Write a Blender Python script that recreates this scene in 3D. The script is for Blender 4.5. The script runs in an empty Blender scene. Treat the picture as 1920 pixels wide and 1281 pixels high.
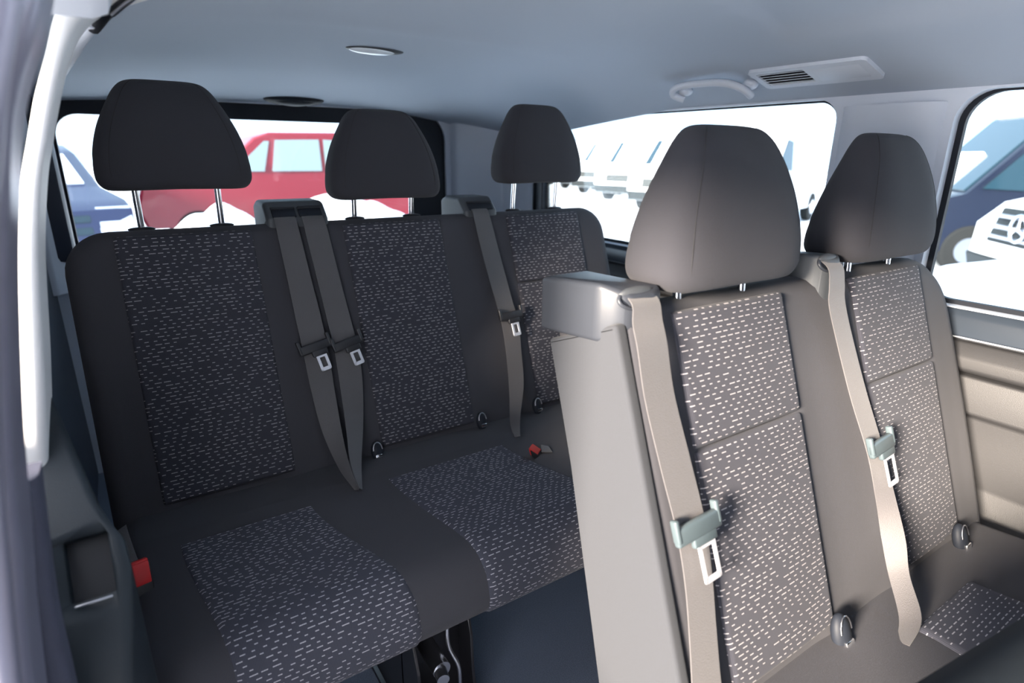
import bpy, bmesh, math, random
import numpy as np
from mathutils import Vector, Matrix

random.seed(4)
scene = bpy.context.scene
col = scene.collection

# ------------------------------------------------------------------ camera, world, sun, exposure
EYE = 1.15                       # eye height above the van floor; floor is z = 0, rear of the van is +Y
YAW, PITCH, ROLL = 0.585, 0.3096, 0.0093
cam_d = bpy.data.cameras.new('camera'); cam = bpy.data.objects.new('camera', cam_d); col.objects.link(cam)
_f = Vector((math.sin(YAW)*math.cos(PITCH), math.cos(YAW)*math.cos(PITCH), -math.sin(PITCH)))
_r0 = Vector((math.cos(YAW), -math.sin(YAW), 0)); _u0 = _r0.cross(_f)
_r = _r0*math.cos(ROLL)+_u0*math.sin(ROLL); _u = -_r0*math.sin(ROLL)+_u0*math.cos(ROLL)
M = Matrix((( _r.x, _u.x, -_f.x, 0), (_r.y, _u.y, -_f.y, 0), (_r.z, _u.z, -_f.z, EYE), (0, 0, 0, 1)))
cam.matrix_world = M
cam_d.sensor_width = 36; cam_d.sensor_fit = 'HORIZONTAL'; cam_d.lens = 1100/1920*36
cam_d.clip_start = 0.02; cam_d.clip_end = 500
cam_d.dof.use_dof = True; cam_d.dof.focus_distance = 1.15; cam_d.dof.aperture_fstop = 3.2
scene.camera = cam

world = bpy.data.worlds.new('snowy_sky'); scene.world = world; world.use_nodes = True
wn = world.node_tree; wn.nodes.clear()
wo = wn.nodes.new('ShaderNodeOutputWorld'); wb = wn.nodes.new('ShaderNodeBackground')
wtc = wn.nodes.new('ShaderNodeTexCoord'); wdot = wn.nodes.new('ShaderNodeVectorMath'); wdot.operation = 'DOT_PRODUCT'
wdot.inputs[1].default_value = (-0.75, -0.60, 0.28)
wr = wn.nodes.new('ShaderNodeValToRGB')
wr.color_ramp.elements[0].position = 0.0; wr.color_ramp.elements[0].color = (0.60, 0.80, 1.0, 1)
wr.color_ramp.elements[1].position = 1.0; wr.color_ramp.elements[1].color = (0.95, 0.95, 1.0, 1)
wma = wn.nodes.new('ShaderNodeMapRange'); wma.inputs[1].default_value = -1; wma.inputs[2].default_value = 1
wn.links.new(wtc.outputs['Generated'], wdot.inputs[0]); wn.links.new(wdot.outputs['Value'], wma.inputs[0])
wn.links.new(wma.outputs[0], wr.inputs[0]); wn.links.new(wr.outputs[0], wb.inputs[0])
wb.inputs[1].default_value = 0.84
wn.links.new(wb.outputs[0], wo.inputs[0])

sun_d = bpy.data.lights.new('low_winter_sun', 'SUN'); sun = bpy.data.objects.new('low_winter_sun', sun_d); col.objects.link(sun)
sun_d.energy = 7.6; sun_d.angle = math.radians(14); sun_d.color = (1.0, 0.86, 0.71)
sun.rotation_euler = Vector((1.0, 0.24, -0.27)).to_track_quat('-Z', 'Y').to_euler()

scene.view_settings.view_transform = 'Standard'; scene.view_settings.look = 'None'
scene.view_settings.gamma = 1.0; scene.view_settings.use_curve_mapping = False
scene.view_settings.exposure = 2.3

# ------------------------------------------------------------------ materials
MATS = {}
def mat(name, color, rough=0.6, metal=0.0, bump=0.0, bscale=800.0, var=0.0, vscale=30.0, sheen=0.0, coat=0.0, spec=0.5):
    m = bpy.data.materials.new(name); m.use_nodes = True; nt = m.node_tree; b = nt.nodes['Principled BSDF']
    b.inputs['Base Color'].default_value = (*color, 1); b.inputs['Roughness'].default_value = rough
    b.inputs['Metallic'].default_value = metal; b.inputs['Specular IOR Level'].default_value = spec
    b.inputs['Sheen Weight'].default_value = sheen; b.inputs['Sheen Roughness'].default_value = 0.45
    b.inputs['Coat Weight'].default_value = coat
    tc = nt.nodes.new('ShaderNodeTexCoord')
    if bump:
        n = nt.nodes.new('ShaderNodeTexNoise'); n.inputs['Scale'].default_value = bscale; n.inputs['Detail'].default_value = 2
        bp = nt.nodes.new('ShaderNodeBump'); bp.inputs['Strength'].default_value = bump; bp.inputs['Distance'].default_value = 0.001
        nt.links.new(tc.outputs['Object'], n.inputs['Vector']); nt.links.new(n.outputs[0], bp.inputs['Height'])
        nt.links.new(bp.outputs[0], b.inputs['Normal'])
    if var:
        n = nt.nodes.new('ShaderNodeTexNoise'); n.inputs['Scale'].default_value = vscale; n.inputs['Detail'].default_value = 4
        mx = nt.nodes.new('ShaderNodeMix'); mx.data_type = 'RGBA'
        mx.inputs[6].default_value = (*[c*(1-var) for c in color], 1); mx.inputs[7].default_value = (*[min(1, c*(1+var)) for c in color], 1)
        nt.links.new(tc.outputs['Object'], n.inputs['Vector']); nt.links.new(n.outputs[0], mx.inputs[0])
        nt.links.new(mx.outputs[2], b.inputs['Base Color'])
    MATS[name] = m
    return m

def dash_mat(name, base, dash, density=0.62):
    """woven cloth with rows of short light stitches; UV is in metres"""
    m = bpy.data.materials.new(name); m.use_nodes = True; nt = m.node_tree; L = nt.links
    b = nt.nodes['Principled BSDF']; b.inputs['Roughness'].default_value = 0.85
    b.inputs['Sheen Weight'].default_value = 0.07; b.inputs['Sheen Roughness'].default_value = 0.5; b.inputs['Specular IOR Level'].default_value = 0.25
    def math_(op, a, c=None, v=None):
        n = nt.nodes.new('ShaderNodeMath'); n.operation = op
        if isinstance(a, (int, float)): n.inputs[0].default_value = a
        else: L.new(a, n.inputs[0])
        if c is not None:
            if isinstance(c, (int, float)): n.inputs[1].default_value = c
            else: L.new(c, n.inputs[1])
        return n.outputs[0]
    uv = nt.nodes.new('ShaderNodeUVMap'); uv.uv_map = 'UVMap'
    sep = nt.nodes.new('ShaderNodeSeparateXYZ'); L.new(uv.outputs[0], sep.inputs[0])
    U, V = sep.outputs[0], sep.outputs[1]
    vr = math_('DIVIDE', V, 0.0078); row = math_('FLOOR', vr); fv = math_('FRACT', vr)
    wr_ = nt.nodes.new('ShaderNodeTexWhiteNoise'); wr_.noise_dimensions = '1D'; L.new(row, wr_.inputs['W'])
    off = math_('ADD', math_('MULTIPLY', row, 0.38), math_('MULTIPLY', wr_.outputs['Value'], 0.45))
    ur = math_('ADD', math_('DIVIDE', U, 0.0165), off); cell = math_('FLOOR', ur); fu = math_('FRACT', ur)
    comb = nt.nodes.new('ShaderNodeCombineXYZ'); L.new(cell, comb.inputs[0]); L.new(row, comb.inputs[1])
    wc = nt.nodes.new('ShaderNodeTexWhiteNoise'); wc.noise_dimensions = '2D'; L.new(comb.outputs[0], wc.inputs['Vector'])
    rnd = wc.outputs['Value']
    # length of each dash: sometimes the whole cell, sometimes short, sometimes none
    has = math_('GREATER_THAN', rnd, 1-density); r2 = math_('FRACT', math_('MULTIPLY', rnd, 37.0))
    ln2 = math_('MULTIPLY', has, math_('ADD', math_('MULTIPLY', math_('POWER', r2, 2.2), 0.50), 0.30))
    inu = math_('LESS_THAN', fu, ln2)
    inv = math_('MULTIPLY', math_('GREATER_THAN', fv, 0.40), math_('LESS_THAN', fv, 0.60))
    mask = math_('MULTIPLY', inu, inv)
    # thread break inside the longer dashes
    beads = math_('GREATER_THAN', math_('FRACT', math_('MULTIPLY', ur, 5.0)), 0.12)
    mask = math_('MULTIPLY', mask, math_('ADD', math_('MULTIPLY', beads, 0.5), 0.5))
    # dark weave lines along V
    wv = math_('MULTIPLY', math_('ADD', math_('SINE', math_('MULTIPLY', U, 2*math.pi/0.0022)), 1.0), 0.5)
    wl = math_('ADD', math_('MULTIPLY', wv, 0.35), 0.75)
    basec = nt.nodes.new('ShaderNodeMix'); basec.data_type = 'RGBA'; basec.blend_type = 'MULTIPLY'; basec.inputs[0].default_value = 1
    basec.inputs[6].default_value = (*base, 1)
    cc = nt.nodes.new('ShaderNodeCombineColor'); [L.new(wl, cc.inputs[i]) for i in range(3)]
    L.new(cc.outputs[0], basec.inputs[7])
    mx = nt.nodes.new('ShaderNodeMix'); mx.data_type = 'RGBA'; mx.inputs[7].default_value = (*dash, 1)
    L.new(mask, mx.inputs[0]); L.new(basec.outputs[2], mx.inputs[6]); L.new(mx.outputs[2], b.inputs['Base Color'])
    bp = nt.nodes.new('ShaderNodeBump'); bp.inputs['Strength'].default_value = 0.35; bp.inputs['Distance'].default_value = 0.0006
    L.new(math_('ADD', wv, mask), bp.inputs['Height']); L.new(bp.outputs[0], b.inputs['Normal'])
    MATS[name] = m
    return m

mat('seat_fabric', (0.049, 0.049, 0.057), 0.9, bump=0.5, bscale=1400, sheen=0.06, spec=0.25, var=0.08, vscale=900)
mat('headrest_fabric', (0.036, 0.036, 0.043), 0.9, bump=0.6, bscale=1400, sheen=0.06, spec=0.25, var=0.10, vscale=1000)
mat('side_fabric', (0.036, 0.039, 0.046), 0.9, bump=0.5, bscale=1300, sheen=0.08, spec=0.25, var=0.06, vscale=900)
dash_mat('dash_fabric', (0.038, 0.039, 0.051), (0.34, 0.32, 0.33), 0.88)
dash_mat('cushion_fabric_lit', (0.052, 0.054, 0.072), (0.40, 0.39, 0.42), 0.90)  # same cloth as the backs, brightened for door light on the cushions
mat('seam', (0.02, 0.02, 0.022), 0.9)
mat('belt_web', (0.080, 0.076, 0.080), 0.62, bump=0.6, bscale=700, var=0.06, vscale=500, sheen=0.25)
mat('black_plastic', (0.018, 0.019, 0.023), 0.38, bump=0.1, bscale=600)
mat('dark_plastic', (0.05, 0.055, 0.062), 0.5, bump=0.25, bscale=900)
mat('housing_plastic', (0.030, 0.034, 0.043), 0.40, bump=0.15, bscale=1500, spec=0.4)
mat('tongue_plastic', (0.06, 0.08, 0.09), 0.33, spec=0.6)
mat('chrome', (0.82, 0.84, 0.88), 0.18, metal=1.0)
mat('steel', (0.55, 0.56, 0.6), 0.3, metal=1.0)
mat('blade_metal', (0.85, 0.86, 0.92), 0.42, metal=0.7)
mat('shaded_cloth', (0.009, 0.013, 0.018), 0.9, bump=0.3, bscale=900, spec=0.2)  # near-black base stands in for the shadow on the front seat back
mat('red_plastic', (0.70, 0.018, 0.02), 0.4)
mat('headliner', (0.47, 0.525, 0.61), 0.95, bump=0.15, bscale=900, spec=0.2)
mat('trim_grey', (0.64, 0.68, 0.76), 0.6, bump=0.1, bscale=900)
mat('trim_daylit', (0.86, 0.85, 0.84), 0.5)  # light grey trim set white to imitate daylight glare on the pillar
mat('lower_trim', (0.028, 0.028, 0.030), 0.55, bump=0.3, bscale=700)
mat('lower_trim_light', (0.032, 0.032, 0.034), 0.5, bump=0.3, bscale=700)
mat('navy_plastic', (0.030, 0.036, 0.055), 0.5, bump=0.25, bscale=900)
mat('teal_plastic', (0.012, 0.019, 0.026), 0.5, bump=0.3, bscale=900)
mat('textured_trim', (0.075, 0.078, 0.115), 0.6, bump=0.9, bscale=500)
mat('silver_paint', (0.27, 0.265, 0.34), 0.30, metal=0.3)
mat('ledge_plastic', (0.035, 0.045, 0.06), 0.25)
mat('bezel', (0.012, 0.015, 0.022), 0.6, spec=0.25)
mat('carpet', (0.15, 0.175, 0.235), 0.95, bump=1.0, bscale=450, var=0.35, vscale=350)
mat('black_metal', (0.014, 0.014, 0.017), 0.35, spec=0.6)
mat('lamp_lens', (0.85, 0.9, 0.95), 0.2)
mat('snow', (0.86, 0.90, 0.95), 0.8, bump=0.6, bscale=6, var=0.04, vscale=0.8)
mat('red_paint', (0.15, 0.0025, 0.012), 0.35, coat=0.2)
mat('blue_paint', (0.006, 0.014, 0.060), 0.35, coat=0.2)
mat('dark_paint', (0.005, 0.008, 0.020), 0.3, coat=0.2)
mat('white_paint', (0.82, 0.84, 0.86), 0.3, coat=0.5)
mat('tyre', (0.005, 0.006, 0.007), 0.9)
mat('grey_cladding', (0.006, 0.009, 0.010), 0.6)
mat('car_glass', (0.012, 0.030, 0.045), 0.12, spec=0.5)
mat('snowlit_glass', (0.16, 0.22, 0.24), 0.15, spec=0.8)  # car glass lightened in colour to imitate reflected snow and glare
mat('headlamp', (0.62, 0.68, 0.78), 0.15, spec=0.8)

gm = bpy.data.materials.new('window_glass'); gm.use_nodes = True; nt = gm.node_tree; nt.nodes.clear()
o_ = nt.nodes.new('ShaderNodeOutputMaterial'); mixs = nt.nodes.new('ShaderNodeMixShader'); tr = nt.nodes.new('ShaderNodeBsdfTransparent')
gl = nt.nodes.new('ShaderNodeBsdfGlossy'); fr = nt.nodes.new('ShaderNodeFresnel'); fr.inputs[0].default_value = 1.25
tr.inputs[0].default_value = (0.78, 0.83, 0.86, 1); gl.inputs['Roughness'].default_value = 0.02
nt.links.new(fr.outputs[0], mixs.inputs[0]); nt.links.new(tr.outputs[0], mixs.inputs[1]); nt.links.new(gl.outputs[0], mixs.inputs[2])
nt.links.new(mixs.outputs[0], o_.inputs[0]); MATS['window_glass'] = gm

# ------------------------------------------------------------------ helpers
def tag(o, label=None, cat=None, group=None, kind=None):
    if label: o['label'] = label
    if cat: o['category'] = cat
    if group: o['group'] = group
    if kind: o['kind'] = kind
    return o

def empty(name, loc, label, cat, group=None):
    o = bpy.data.objects.new(name, None); o.empty_display_size = 0.05; col.objects.link(o); o.location = loc
    return tag(o, label, cat, group)

def mesh(name, vs, fs, m, parent=None, uvs=None, smooth=True, auto=None):
    me = bpy.data.meshes.new(name); me.from_pydata([tuple(map(float, v)) for v in vs], [], [tuple(f) for f in fs])
    if uvs is not None:
        ul = me.uv_layers.new(name='UVMap')
        for lp in me.loops: ul.data[lp.index].uv = uvs[lp.vertex_index]
    me.materials.append(MATS[m])
    bm = bmesh.new(); bm.from_mesh(me); bmesh.ops.recalc_face_normals(bm, faces=bm.faces); bm.to_mesh(me); bm.free()
    me.polygons.foreach_set('use_smooth', [smooth]*len(me.polygons))
    if auto is not None: me.set_sharp_from_angle(angle=math.radians(auto))
    o = bpy.data.objects.new(name, me); col.objects.link(o)
    if parent is not None:
        o.parent = parent; wl = world_loc(parent); o.location = -Vector(wl)
        o.location = Vector((0, 0, 0)) - Vector(wl)
    return o

def world_loc(o):
    l = Vector(o.location)
    while o.parent is not None:
        o = o.parent; l += Vector(o.location)
    return l

def from_bm(name, bm, m, parent=None, auto=35):
    bmesh.ops.recalc_face_normals(bm, faces=bm.faces)
    me = bpy.data.meshes.new(name); bm.to_mesh(me); bm.free(); me.materials.append(MATS[m])
    me.polygons.foreach_set('use_smooth', [True]*len(me.polygons)); me.set_sharp_from_angle(angle=math.radians(auto))
    o = bpy.data.objects.new(name, me); col.objects.link(o)
    if parent is not None: o.parent = parent; o.location = Vector((0, 0, 0)) - world_loc(parent)
    return o

def add_poly_prism(bm, poly, axis, a0, a1, bev=0.0, seg=3):
    """extrude a closed polygon along an axis; poly holds the two other coordinates in xyz order"""
    def P(p, a):
        if axis == 'X': return (a, p[0], p[1])
        if axis == 'Y': return (p[0], a, p[1])
        return (p[0], p[1], a)
    A = [bm.verts.new(P(p, a0)) for p in poly]; B = [bm.verts.new(P(p, a1)) for p in poly]
    fs = [bm.faces.new(A), bm.faces.new(list(reversed(B)))]
    n = len(poly)
    for i in range(n): fs.append(bm.faces.new((A[i], B[i], B[(i+1) % n], A[(i+1) % n])))
    if bev > 0:
        es = list({e for f in fs for e in f.edges})
        bmesh.ops.bevel(bm, geom=es, offset=bev, segments=seg, profile=0.5, affect='EDGES', clamp_overlap=True)

def add_box(bm, x0, x1, y0, y1, z0, z1, bev=0.0, seg=2):
    add_poly_prism(bm, [(x0, y0), (x1, y0), (x1, y1), (x0, y1)], 'Z', z0, z1, bev, seg)

def add_obox(bm, c, ex, ey, ez, hx, hy, hz, bev=0.0, seg=2):
    """oriented box: centre c, unit axes, half sizes"""
    c, ex, ey, ez = map(Vector, (c, ex, ey, ez)); vs = []
    for sx, sy, sz in ((-1,-1,-1),(1,-1,-1),(1,1,-1),(-1,1,-1),(-1,-1,1),(1,-1,1),(1,1,1),(-1,1,1)):
        vs.append(bm.verts.new(c+ex*sx*hx+ey*sy*hy+ez*sz*hz))
    fs = [bm.faces.new([vs[i] for i in q]) for q in ((0,3,2,1),(4,5,6,7),(0,1,5,4),(1,2,6,5),(2,3,7,6),(3,0,4,7))]
    if bev > 0:
        bmesh.ops.bevel(bm, geom=list({e for f in fs for e in f.edges}), offset=bev, segments=seg, profile=0.5, affect='EDGES', clamp_overlap=True)

def add_tube(bm, pts, rad, n=12, closed=False):
    pts = [Vector(p) for p in pts]; rings = []
    rads = rad if isinstance(rad, (list, tuple)) else [rad]*len(pts)
    N = len(pts); up = None
    for i, p in enumerate(pts):
        a = pts[(i-1) % N] if (closed or i > 0) else p; b = pts[(i+1) % N] if (closed or i < N-1) else p
        d = (b-a).normalized()
        if up is None: up = Vector((0, 0, 1)) if abs(d.z) < 0.9 else Vector((1, 0, 0))
        s = d.cross(up).normalized(); up = s.cross(d).normalized()
        rings.append([bm.verts.new(p+(s*math.cos(t*2*math.pi/n)+up*math.sin(t*2*math.pi/n))*rads[i]) for t in range(n)])
    for i in range(N if closed else N-1):
        A, B = rings[i], rings[(i+1) % N]
        for k in range(n): bm.faces.new((A[k], A[(k+1) % n], B[(k+1) % n], B[k]))
    if not closed: bm.faces.new(rings[0]); bm.faces.new(list(reversed(rings[-1])))

def tube(name, pts, rad, m, parent=None, n=12, closed=False):
    bm = bmesh.new(); add_tube(bm, pts, rad, n, closed); return from_bm(name, bm, m, parent, 50)

def box(name, dims, m, parent=None, bev=0.003):
    bm = bmesh.new(); add_box(bm, *dims, bev=bev); return from_bm(name, bm, m, parent)

def catmull(pts, k=8):
    pts = [np.array(p, float) for p in pts]; out = []
    for i in range(len(pts)-1):
        p0 = pts[max(i-1, 0)]; p1 = pts[i]; p2 = pts[i+1]; p3 = pts[min(i+2, len(pts)-1)]
        for j in range(k):
            t = j/k
            out.append(0.5*((2*p1)+(-p0+p2)*t+(2*p0-5*p1+4*p2-p3)*t*t+(-p0+3*p1-3*p2+p3)*t**3))
    out.append(pts[-1]); return out

def edge_samples(h, R, n_in, n_edge=7):
    e = [h-R*(1-math.cos(k/n_edge*math.pi/2)) for k in range(n_edge+1)]     # dense toward the rim
    inner = list(np.linspace(-(h-R), h-R, n_in))[1:-1]
    pos = sorted(e); return [-p for p in reversed(pos)] + inner + pos

def pillow(name, W, H, R, T, r, m, parent, fn, corner=lambda sx, sy: 1.0, rf=None, cf=None, n=(14, 18), uvoff=(0, 0)):
    """rounded slab: half sizes W,H, corner radius R, thickness T, edge fillet r; fn(a,b,c) -> world; cf(a,b) extra height of the front"""
    xs = edge_samples(W, R, n[0]); ys = edge_samples(H, R, n[1])
    nx, ny = len(xs), len(ys); V = []; UV = []; idx = {}
    for side in (1, -1):
        for j, y in enumerate(ys):
            for i, x in enumerate(xs):
                rim = i in (0, nx-1) or j in (0, ny-1)
                ex = max(0.0, (abs(x)-(W-R))/R); ey = max(0.0, (abs(y)-(H-R))/R); mm = max(ex, ey); a, b = x, y
                if ex > 0 and ey > 0:
                    k = corner(1 if x > 0 else -1, 1 if y > 0 else -1); s = mm/math.hypot(ex, ey)
                    ex2 = ex*(1-k)+ex*s*k; ey2 = ey*(1-k)+ey*s*k
                    a = math.copysign(W-R+R*ex2, x); b = math.copysign(H-R+R*ey2, y)
                d = R*(1-mm); rr = r if rf is None else rf(a, b)
                c = T/2-rr+math.sqrt(max(0.0, rr*rr-max(0.0, rr-d)**2)) if d < rr else T/2
                if side == 1 and cf is not None and mm < 1: c += cf(a, b)*min(1.0, d/max(rr, 1e-6))
                c *= side
                idx[(side, i, j)] = len(V); V.append(fn(a, b, c)); UV.append((a+uvoff[0], b+uvoff[1]))
    F = []
    for side in (1, -1):
        for j in range(ny-1):
            for i in range(nx-1):
                q = [idx[(side, i, j)], idx[(side, i+1, j)], idx[(side, i+1, j+1)], idx[(side, i, j+1)]]
                F.append(q if side == 1 else q[::-1])
    loop = [(i, 0) for i in range(nx)]+[(nx-1, j) for j in range(1, ny)]+[(i, ny-1) for i in range(nx-2, -1, -1)]+[(0, j) for j in range(ny-2, 0, -1)]
    for k in range(len(loop)):
        p, q = loop[k], loop[(k+1) % len(loop)]
        F.append((idx[(1, *p)], idx[(-1, *p)], idx[(-1, *q)], idx[(1, *q)]))
    return mesh(name, V, F, m, parent, UV, True, 50)

def round_profile(pts, rads, seg=7):
    """closed polygon with rounded corners -> points and outward normals"""
    n = len(pts); out = []
    P = [np.array(p, float) for p in pts]
    for i in range(n):
        a, b, c = P[i-1], P[i], P[(i+1) % n]; u = (a-b)/np.linalg.norm(a-b); v = (c-b)/np.linalg.norm(c-b)
        ang = math.acos(max(-1, min(1, float(u@v)))); r = rads[i]; tl = r/math.tan(ang/2)
        tl = min(tl, 0.48*np.linalg.norm(a-b), 0.48*np.linalg.norm(c-b)); r = tl*math.tan(ang/2)
        w = (u+v)/np.linalg.norm(u+v); ctr = b+w*(r/math.sin(ang/2))
        s0 = b+u*tl-ctr; s1 = b+v*tl-ctr; th0 = math.atan2(s0[1], s0[0]); th1 = math.atan2(s1[1], s1[0]); dth = (th1-th0+math.pi) % (2*math.pi)-math.pi
        for k in range(seg+1):
            t = th0+dth*k/seg; out.append(ctr+r*np.array([math.cos(t), math.sin(t)]))
    m_ = len(out); area = sum(out[i][0]*out[(i+1) % m_][1]-out[(i+1) % m_][0]*out[i][1] for i in range(m_)); sg = 1 if area > 0 else -1
    nr = []
    for i in range(m_):
        t = out[(i+1) % m_]-out[i-1]; L = np.linalg.norm(t)+1e-12; nr.append(sg*np.array([t[1], -t[0]])/L)
    return out, nr

def sweep(name, prof, x0, x1, r, m, parent, nx=20, shear=None, bulge=None):
    """profile (Y,Z) swept along X with filleted ends"""
    pts, nr = prof; xs = [x0+r*(1-math.cos(k/6*math.pi/2)) for k in range(7)]+list(np.linspace(x0+r, x1-r, nx))[1:-1]+[x1-r*(1-math.cos(k/6*math.pi/2)) for k in range(6, -1, -1)]
    V = []; F = []; UV = []; n = len(pts)
    for x in xs:
        d = min(x-x0, x1-x); ins = r-math.sqrt(max(0, r*r-max(0, r-d)**2)) if d < r else 0
        for k, (p, q) in enumerate(zip(pts, nr)):
            P = p-q*ins; z = P[1]
            if bulge is not None: z += bulge(x, P[0], P[1])
            V.append((x, P[0], z)); UV.append((x, k*0.01))
    for i in range(len(xs)-1):
        for k in range(n): F.append((i*n+k, i*n+(k+1) % n, (i+1)*n+(k+1) % n, (i+1)*n+k))
    F.append(list(range(n))[::-1]); F.append([(len(xs)-1)*n+k for k in range(n)])
    return mesh(name, V, F, m, parent, UV, True, 60)

def ribbon(name, pairs, m, parent, th=0.0014, k=8, nW=5, bow=0.0):
    Ls = catmull([p[0] for p in pairs], k); Rs = catmull([p[1] for p in pairs], k); n = len(Ls); V = []; F = []; UV = []
    dist = 0
    for i in range(n):
        t = (Ls[min(i+1, n-1)]+Rs[min(i+1, n-1)]-Ls[max(i-1, 0)]-Rs[max(i-1, 0)])/2; s = Rs[i]-Ls[i]
        nv = np.cross(t, s); nv /= (np.linalg.norm(nv)+1e-12)
        if i: dist += np.linalg.norm((Ls[i]+Rs[i]-Ls[i-1]-Rs[i-1])/2)
        for sd in (0.5, -0.5):
            for j in range(nW):
                f = j/(nW-1); V.append(Ls[i]+s*f+nv*(th*sd+bow*4*f*(1-f))); UV.append((f*0.047, dist))
    st = 2*nW
    for i in range(n-1):
        for j in range(nW-1):
            a = i*st+j; F.append((a, a+1, a+1+st, a+st)); b = a+nW; F.append((b, b+st, b+1+st, b+1))
        a = i*st; F.append((a, a+st, a+nW+st, a+nW)); a = i*st+nW-1; F.append((a, a+nW, a+nW+st, a+st))
    F.append([j for j in range(nW)]+[nW+j for j in range(nW-1, -1, -1)])
    e = (n-1)*st; F.append([e+j for j in range(nW)][::-1]+[e+nW+j for j in range(nW)])
    return mesh(name, V, F, m, parent, UV, True, 40)

def frame_ring(bm, outer, inner, fn, t0, t1):
    """flat ring between two closed outlines of equal count, given thickness t0..t1 through fn(p, t)"""
    n = len(outer); R = []
    for o, i in zip(outer, inner): R.append([bm.verts.new(fn(o, t0)), bm.verts.new(fn(o, t1)), bm.verts.new(fn(i, t1)), bm.verts.new(fn(i, t0))])
    for k in range(n):
        A, B = R[k], R[(k+1) % n]
        for j in range(4): bm.faces.new((A[j], B[j], B[(j+1) % 4], A[(j+1) % 4]))

def rrect(x0, x1, y0, y1, rad, seg=8, n=0):
    """rounded rectangle outline, rad = radii of corners (x0y0, x1y0, x1y1, x0y1)"""
    if isinstance(rad, (int, float)): rad = [rad]*4
    out = []
    for (cx, cy, sx, sy, a0, r) in ((x0, y0, 1, 1, math.pi, rad[0]), (x1, y0, -1, 1, 1.5*math.pi, rad[1]), (x1, y1, -1, -1, 0, rad[2]), (x0, y1, 1, -1, .5*math.pi, rad[3])):
        for k in range(seg+1):
            t = a0+k/seg*math.pi/2; out.append((cx+sx*r+r*math.cos(t), cy+sy*r+r*math.sin(t)))
    return out

# ------------------------------------------------------------------ the van shell
CX = 0.66
def smooth01(t): t = max(0.0, min(1.0, t)); return t*t*(3-2*t)
def left_edge(y): return 0.035+(-0.16-0.035)*max(0, min(1, (y-0.8)/1.6)) if y > 0.8 else 0.035
def ceil_z(x, y):
    u = abs((x-CX)/0.88)
    side = 0.125*u**2.8
    s = max(0.0, (y-1.40)/1.10)
    rear = 0.108*s**1.15
    if x < CX: side *= 1-0.75*smooth01((y-1.5)/0.9)
    crown = 0.014*smooth01((0.783+0.19*(x-0.847)-y)/0.03) * (smooth01((x-0.2)/0.3)*smooth01((1.27-x)/0.06))      # raised panel toward the front
    ridge = 0.010*math.exp(-((y-1.40)/0.05)**2)*max(0, 1-u)
    return 1.425-side-rear+crown-ridge

def build_ceiling():
    ys = list(np.linspace(-2.6, 0.2, 15))+list(np.linspace(0.22, 2.52, 150)); nx = 60
    V = []; F = []
    for lay in (0, 0.02):
        for y in ys:
            xl = -0.27 
            for i in range(nx+1):
                x = xl+(1.56-xl)*i/nx; V.append((x, y, ceil_z(x, y)+lay))
    n = nx+1; m_ = len(ys); off = n*m_
    for j in range(m_-1):
        for i in range(nx):
            a = j*n+i; F.append((a, a+1, a+n+1, a+n)); F.append((off+a, off+a+n, off+a+n+1, off+a+1))
    per = [i for i in range(n)]+[j*n+n-1 for j in range(1, m_)]+[(m_-1)*n+i for i in range(n-2, -1, -1)]+[j*n for j in range(m_-2, 0, -1)]
    for k in range(len(per)):
        a, b = per[k], per[(k+1) % len(per)]; F.append((a, b, off+b, off+a))
    o = mesh('ceiling', V, F, 'headliner', None, None, True, 60); tag(o, 'grey fabric headliner curving down toward the rear window', None, None, 'structure'); return o
build_ceiling()

fl = box('floor', (-0.30, 1.60, -2.6, 2.56, -0.03, 0.0), 'carpet', None, 0.0)
tag(fl, 'dark blue-grey carpeted van floor', None, None, 'structure')

# right-hand wall: two window apertures in one moulded panel
def wall_fn(X):
    return lambda p, t: (X+t+0.0*p[1], p[0], p[1])
bm = bmesh.new()
frame_ring(bm, rrect(0.735, 2.52, 0.80, 1.312, 0.001), rrect(0.872, 2.17, 0.828, 1.289, (0.05, 0.04, 0.04, 0.055)), wall_fn(1.555), 0.0, 0.045)
frame_ring(bm, rrect(-1.9, 0.735, 0.80, 1.312, 0.001), rrect(-0.5, 0.612, 0.828, 1.289, (0.04, 0.05, 0.065, 0.04)), wall_fn(1.555), 0.0, 0.045)
add_box(bm, 1.575, 1.60, -2.6, 2.52, 0.0, 0.80)
w_ = from_bm('wall_right', bm, 'trim_grey'); tag(w_, 'grey moulded side wall around the two right-hand windows', None, None, 'structure')

def pillar_cover(name, y0, y1, z0, z1, label):
    pts = []
    bm = bmesh.new(); n = 14; prev = None
    rows = []
    for z in (z0, (z0+z1)/2, z1):
        row = []
        for k in range(n+1):
            t = k/n; y = y0+(y1-y0)*t; bul = 0.030*(1-(2*t-1)**6)**0.5 if 0 < t < 1 else 0
            row.append(bm.verts.new((1.556-bul-0.004*math.sin(t*math.pi), y, z)))
        rows.append(row)
    for a, b in zip(rows, rows[1:]):
        for k in range(n): bm.faces.new((a[k], a[k+1], b[k+1], b[k]))
    for row in (rows[0], rows[-1]): bm.faces.new(row)
    o = from_bm(name, bm, 'trim_grey', None, 50); tag(o, label, None, None, 'structure'); return o
pillar_cover('trim_1', 0.630, 0.858, 0.83, 1.268, 'light grey pillar cover between the two right-hand windows')

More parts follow.
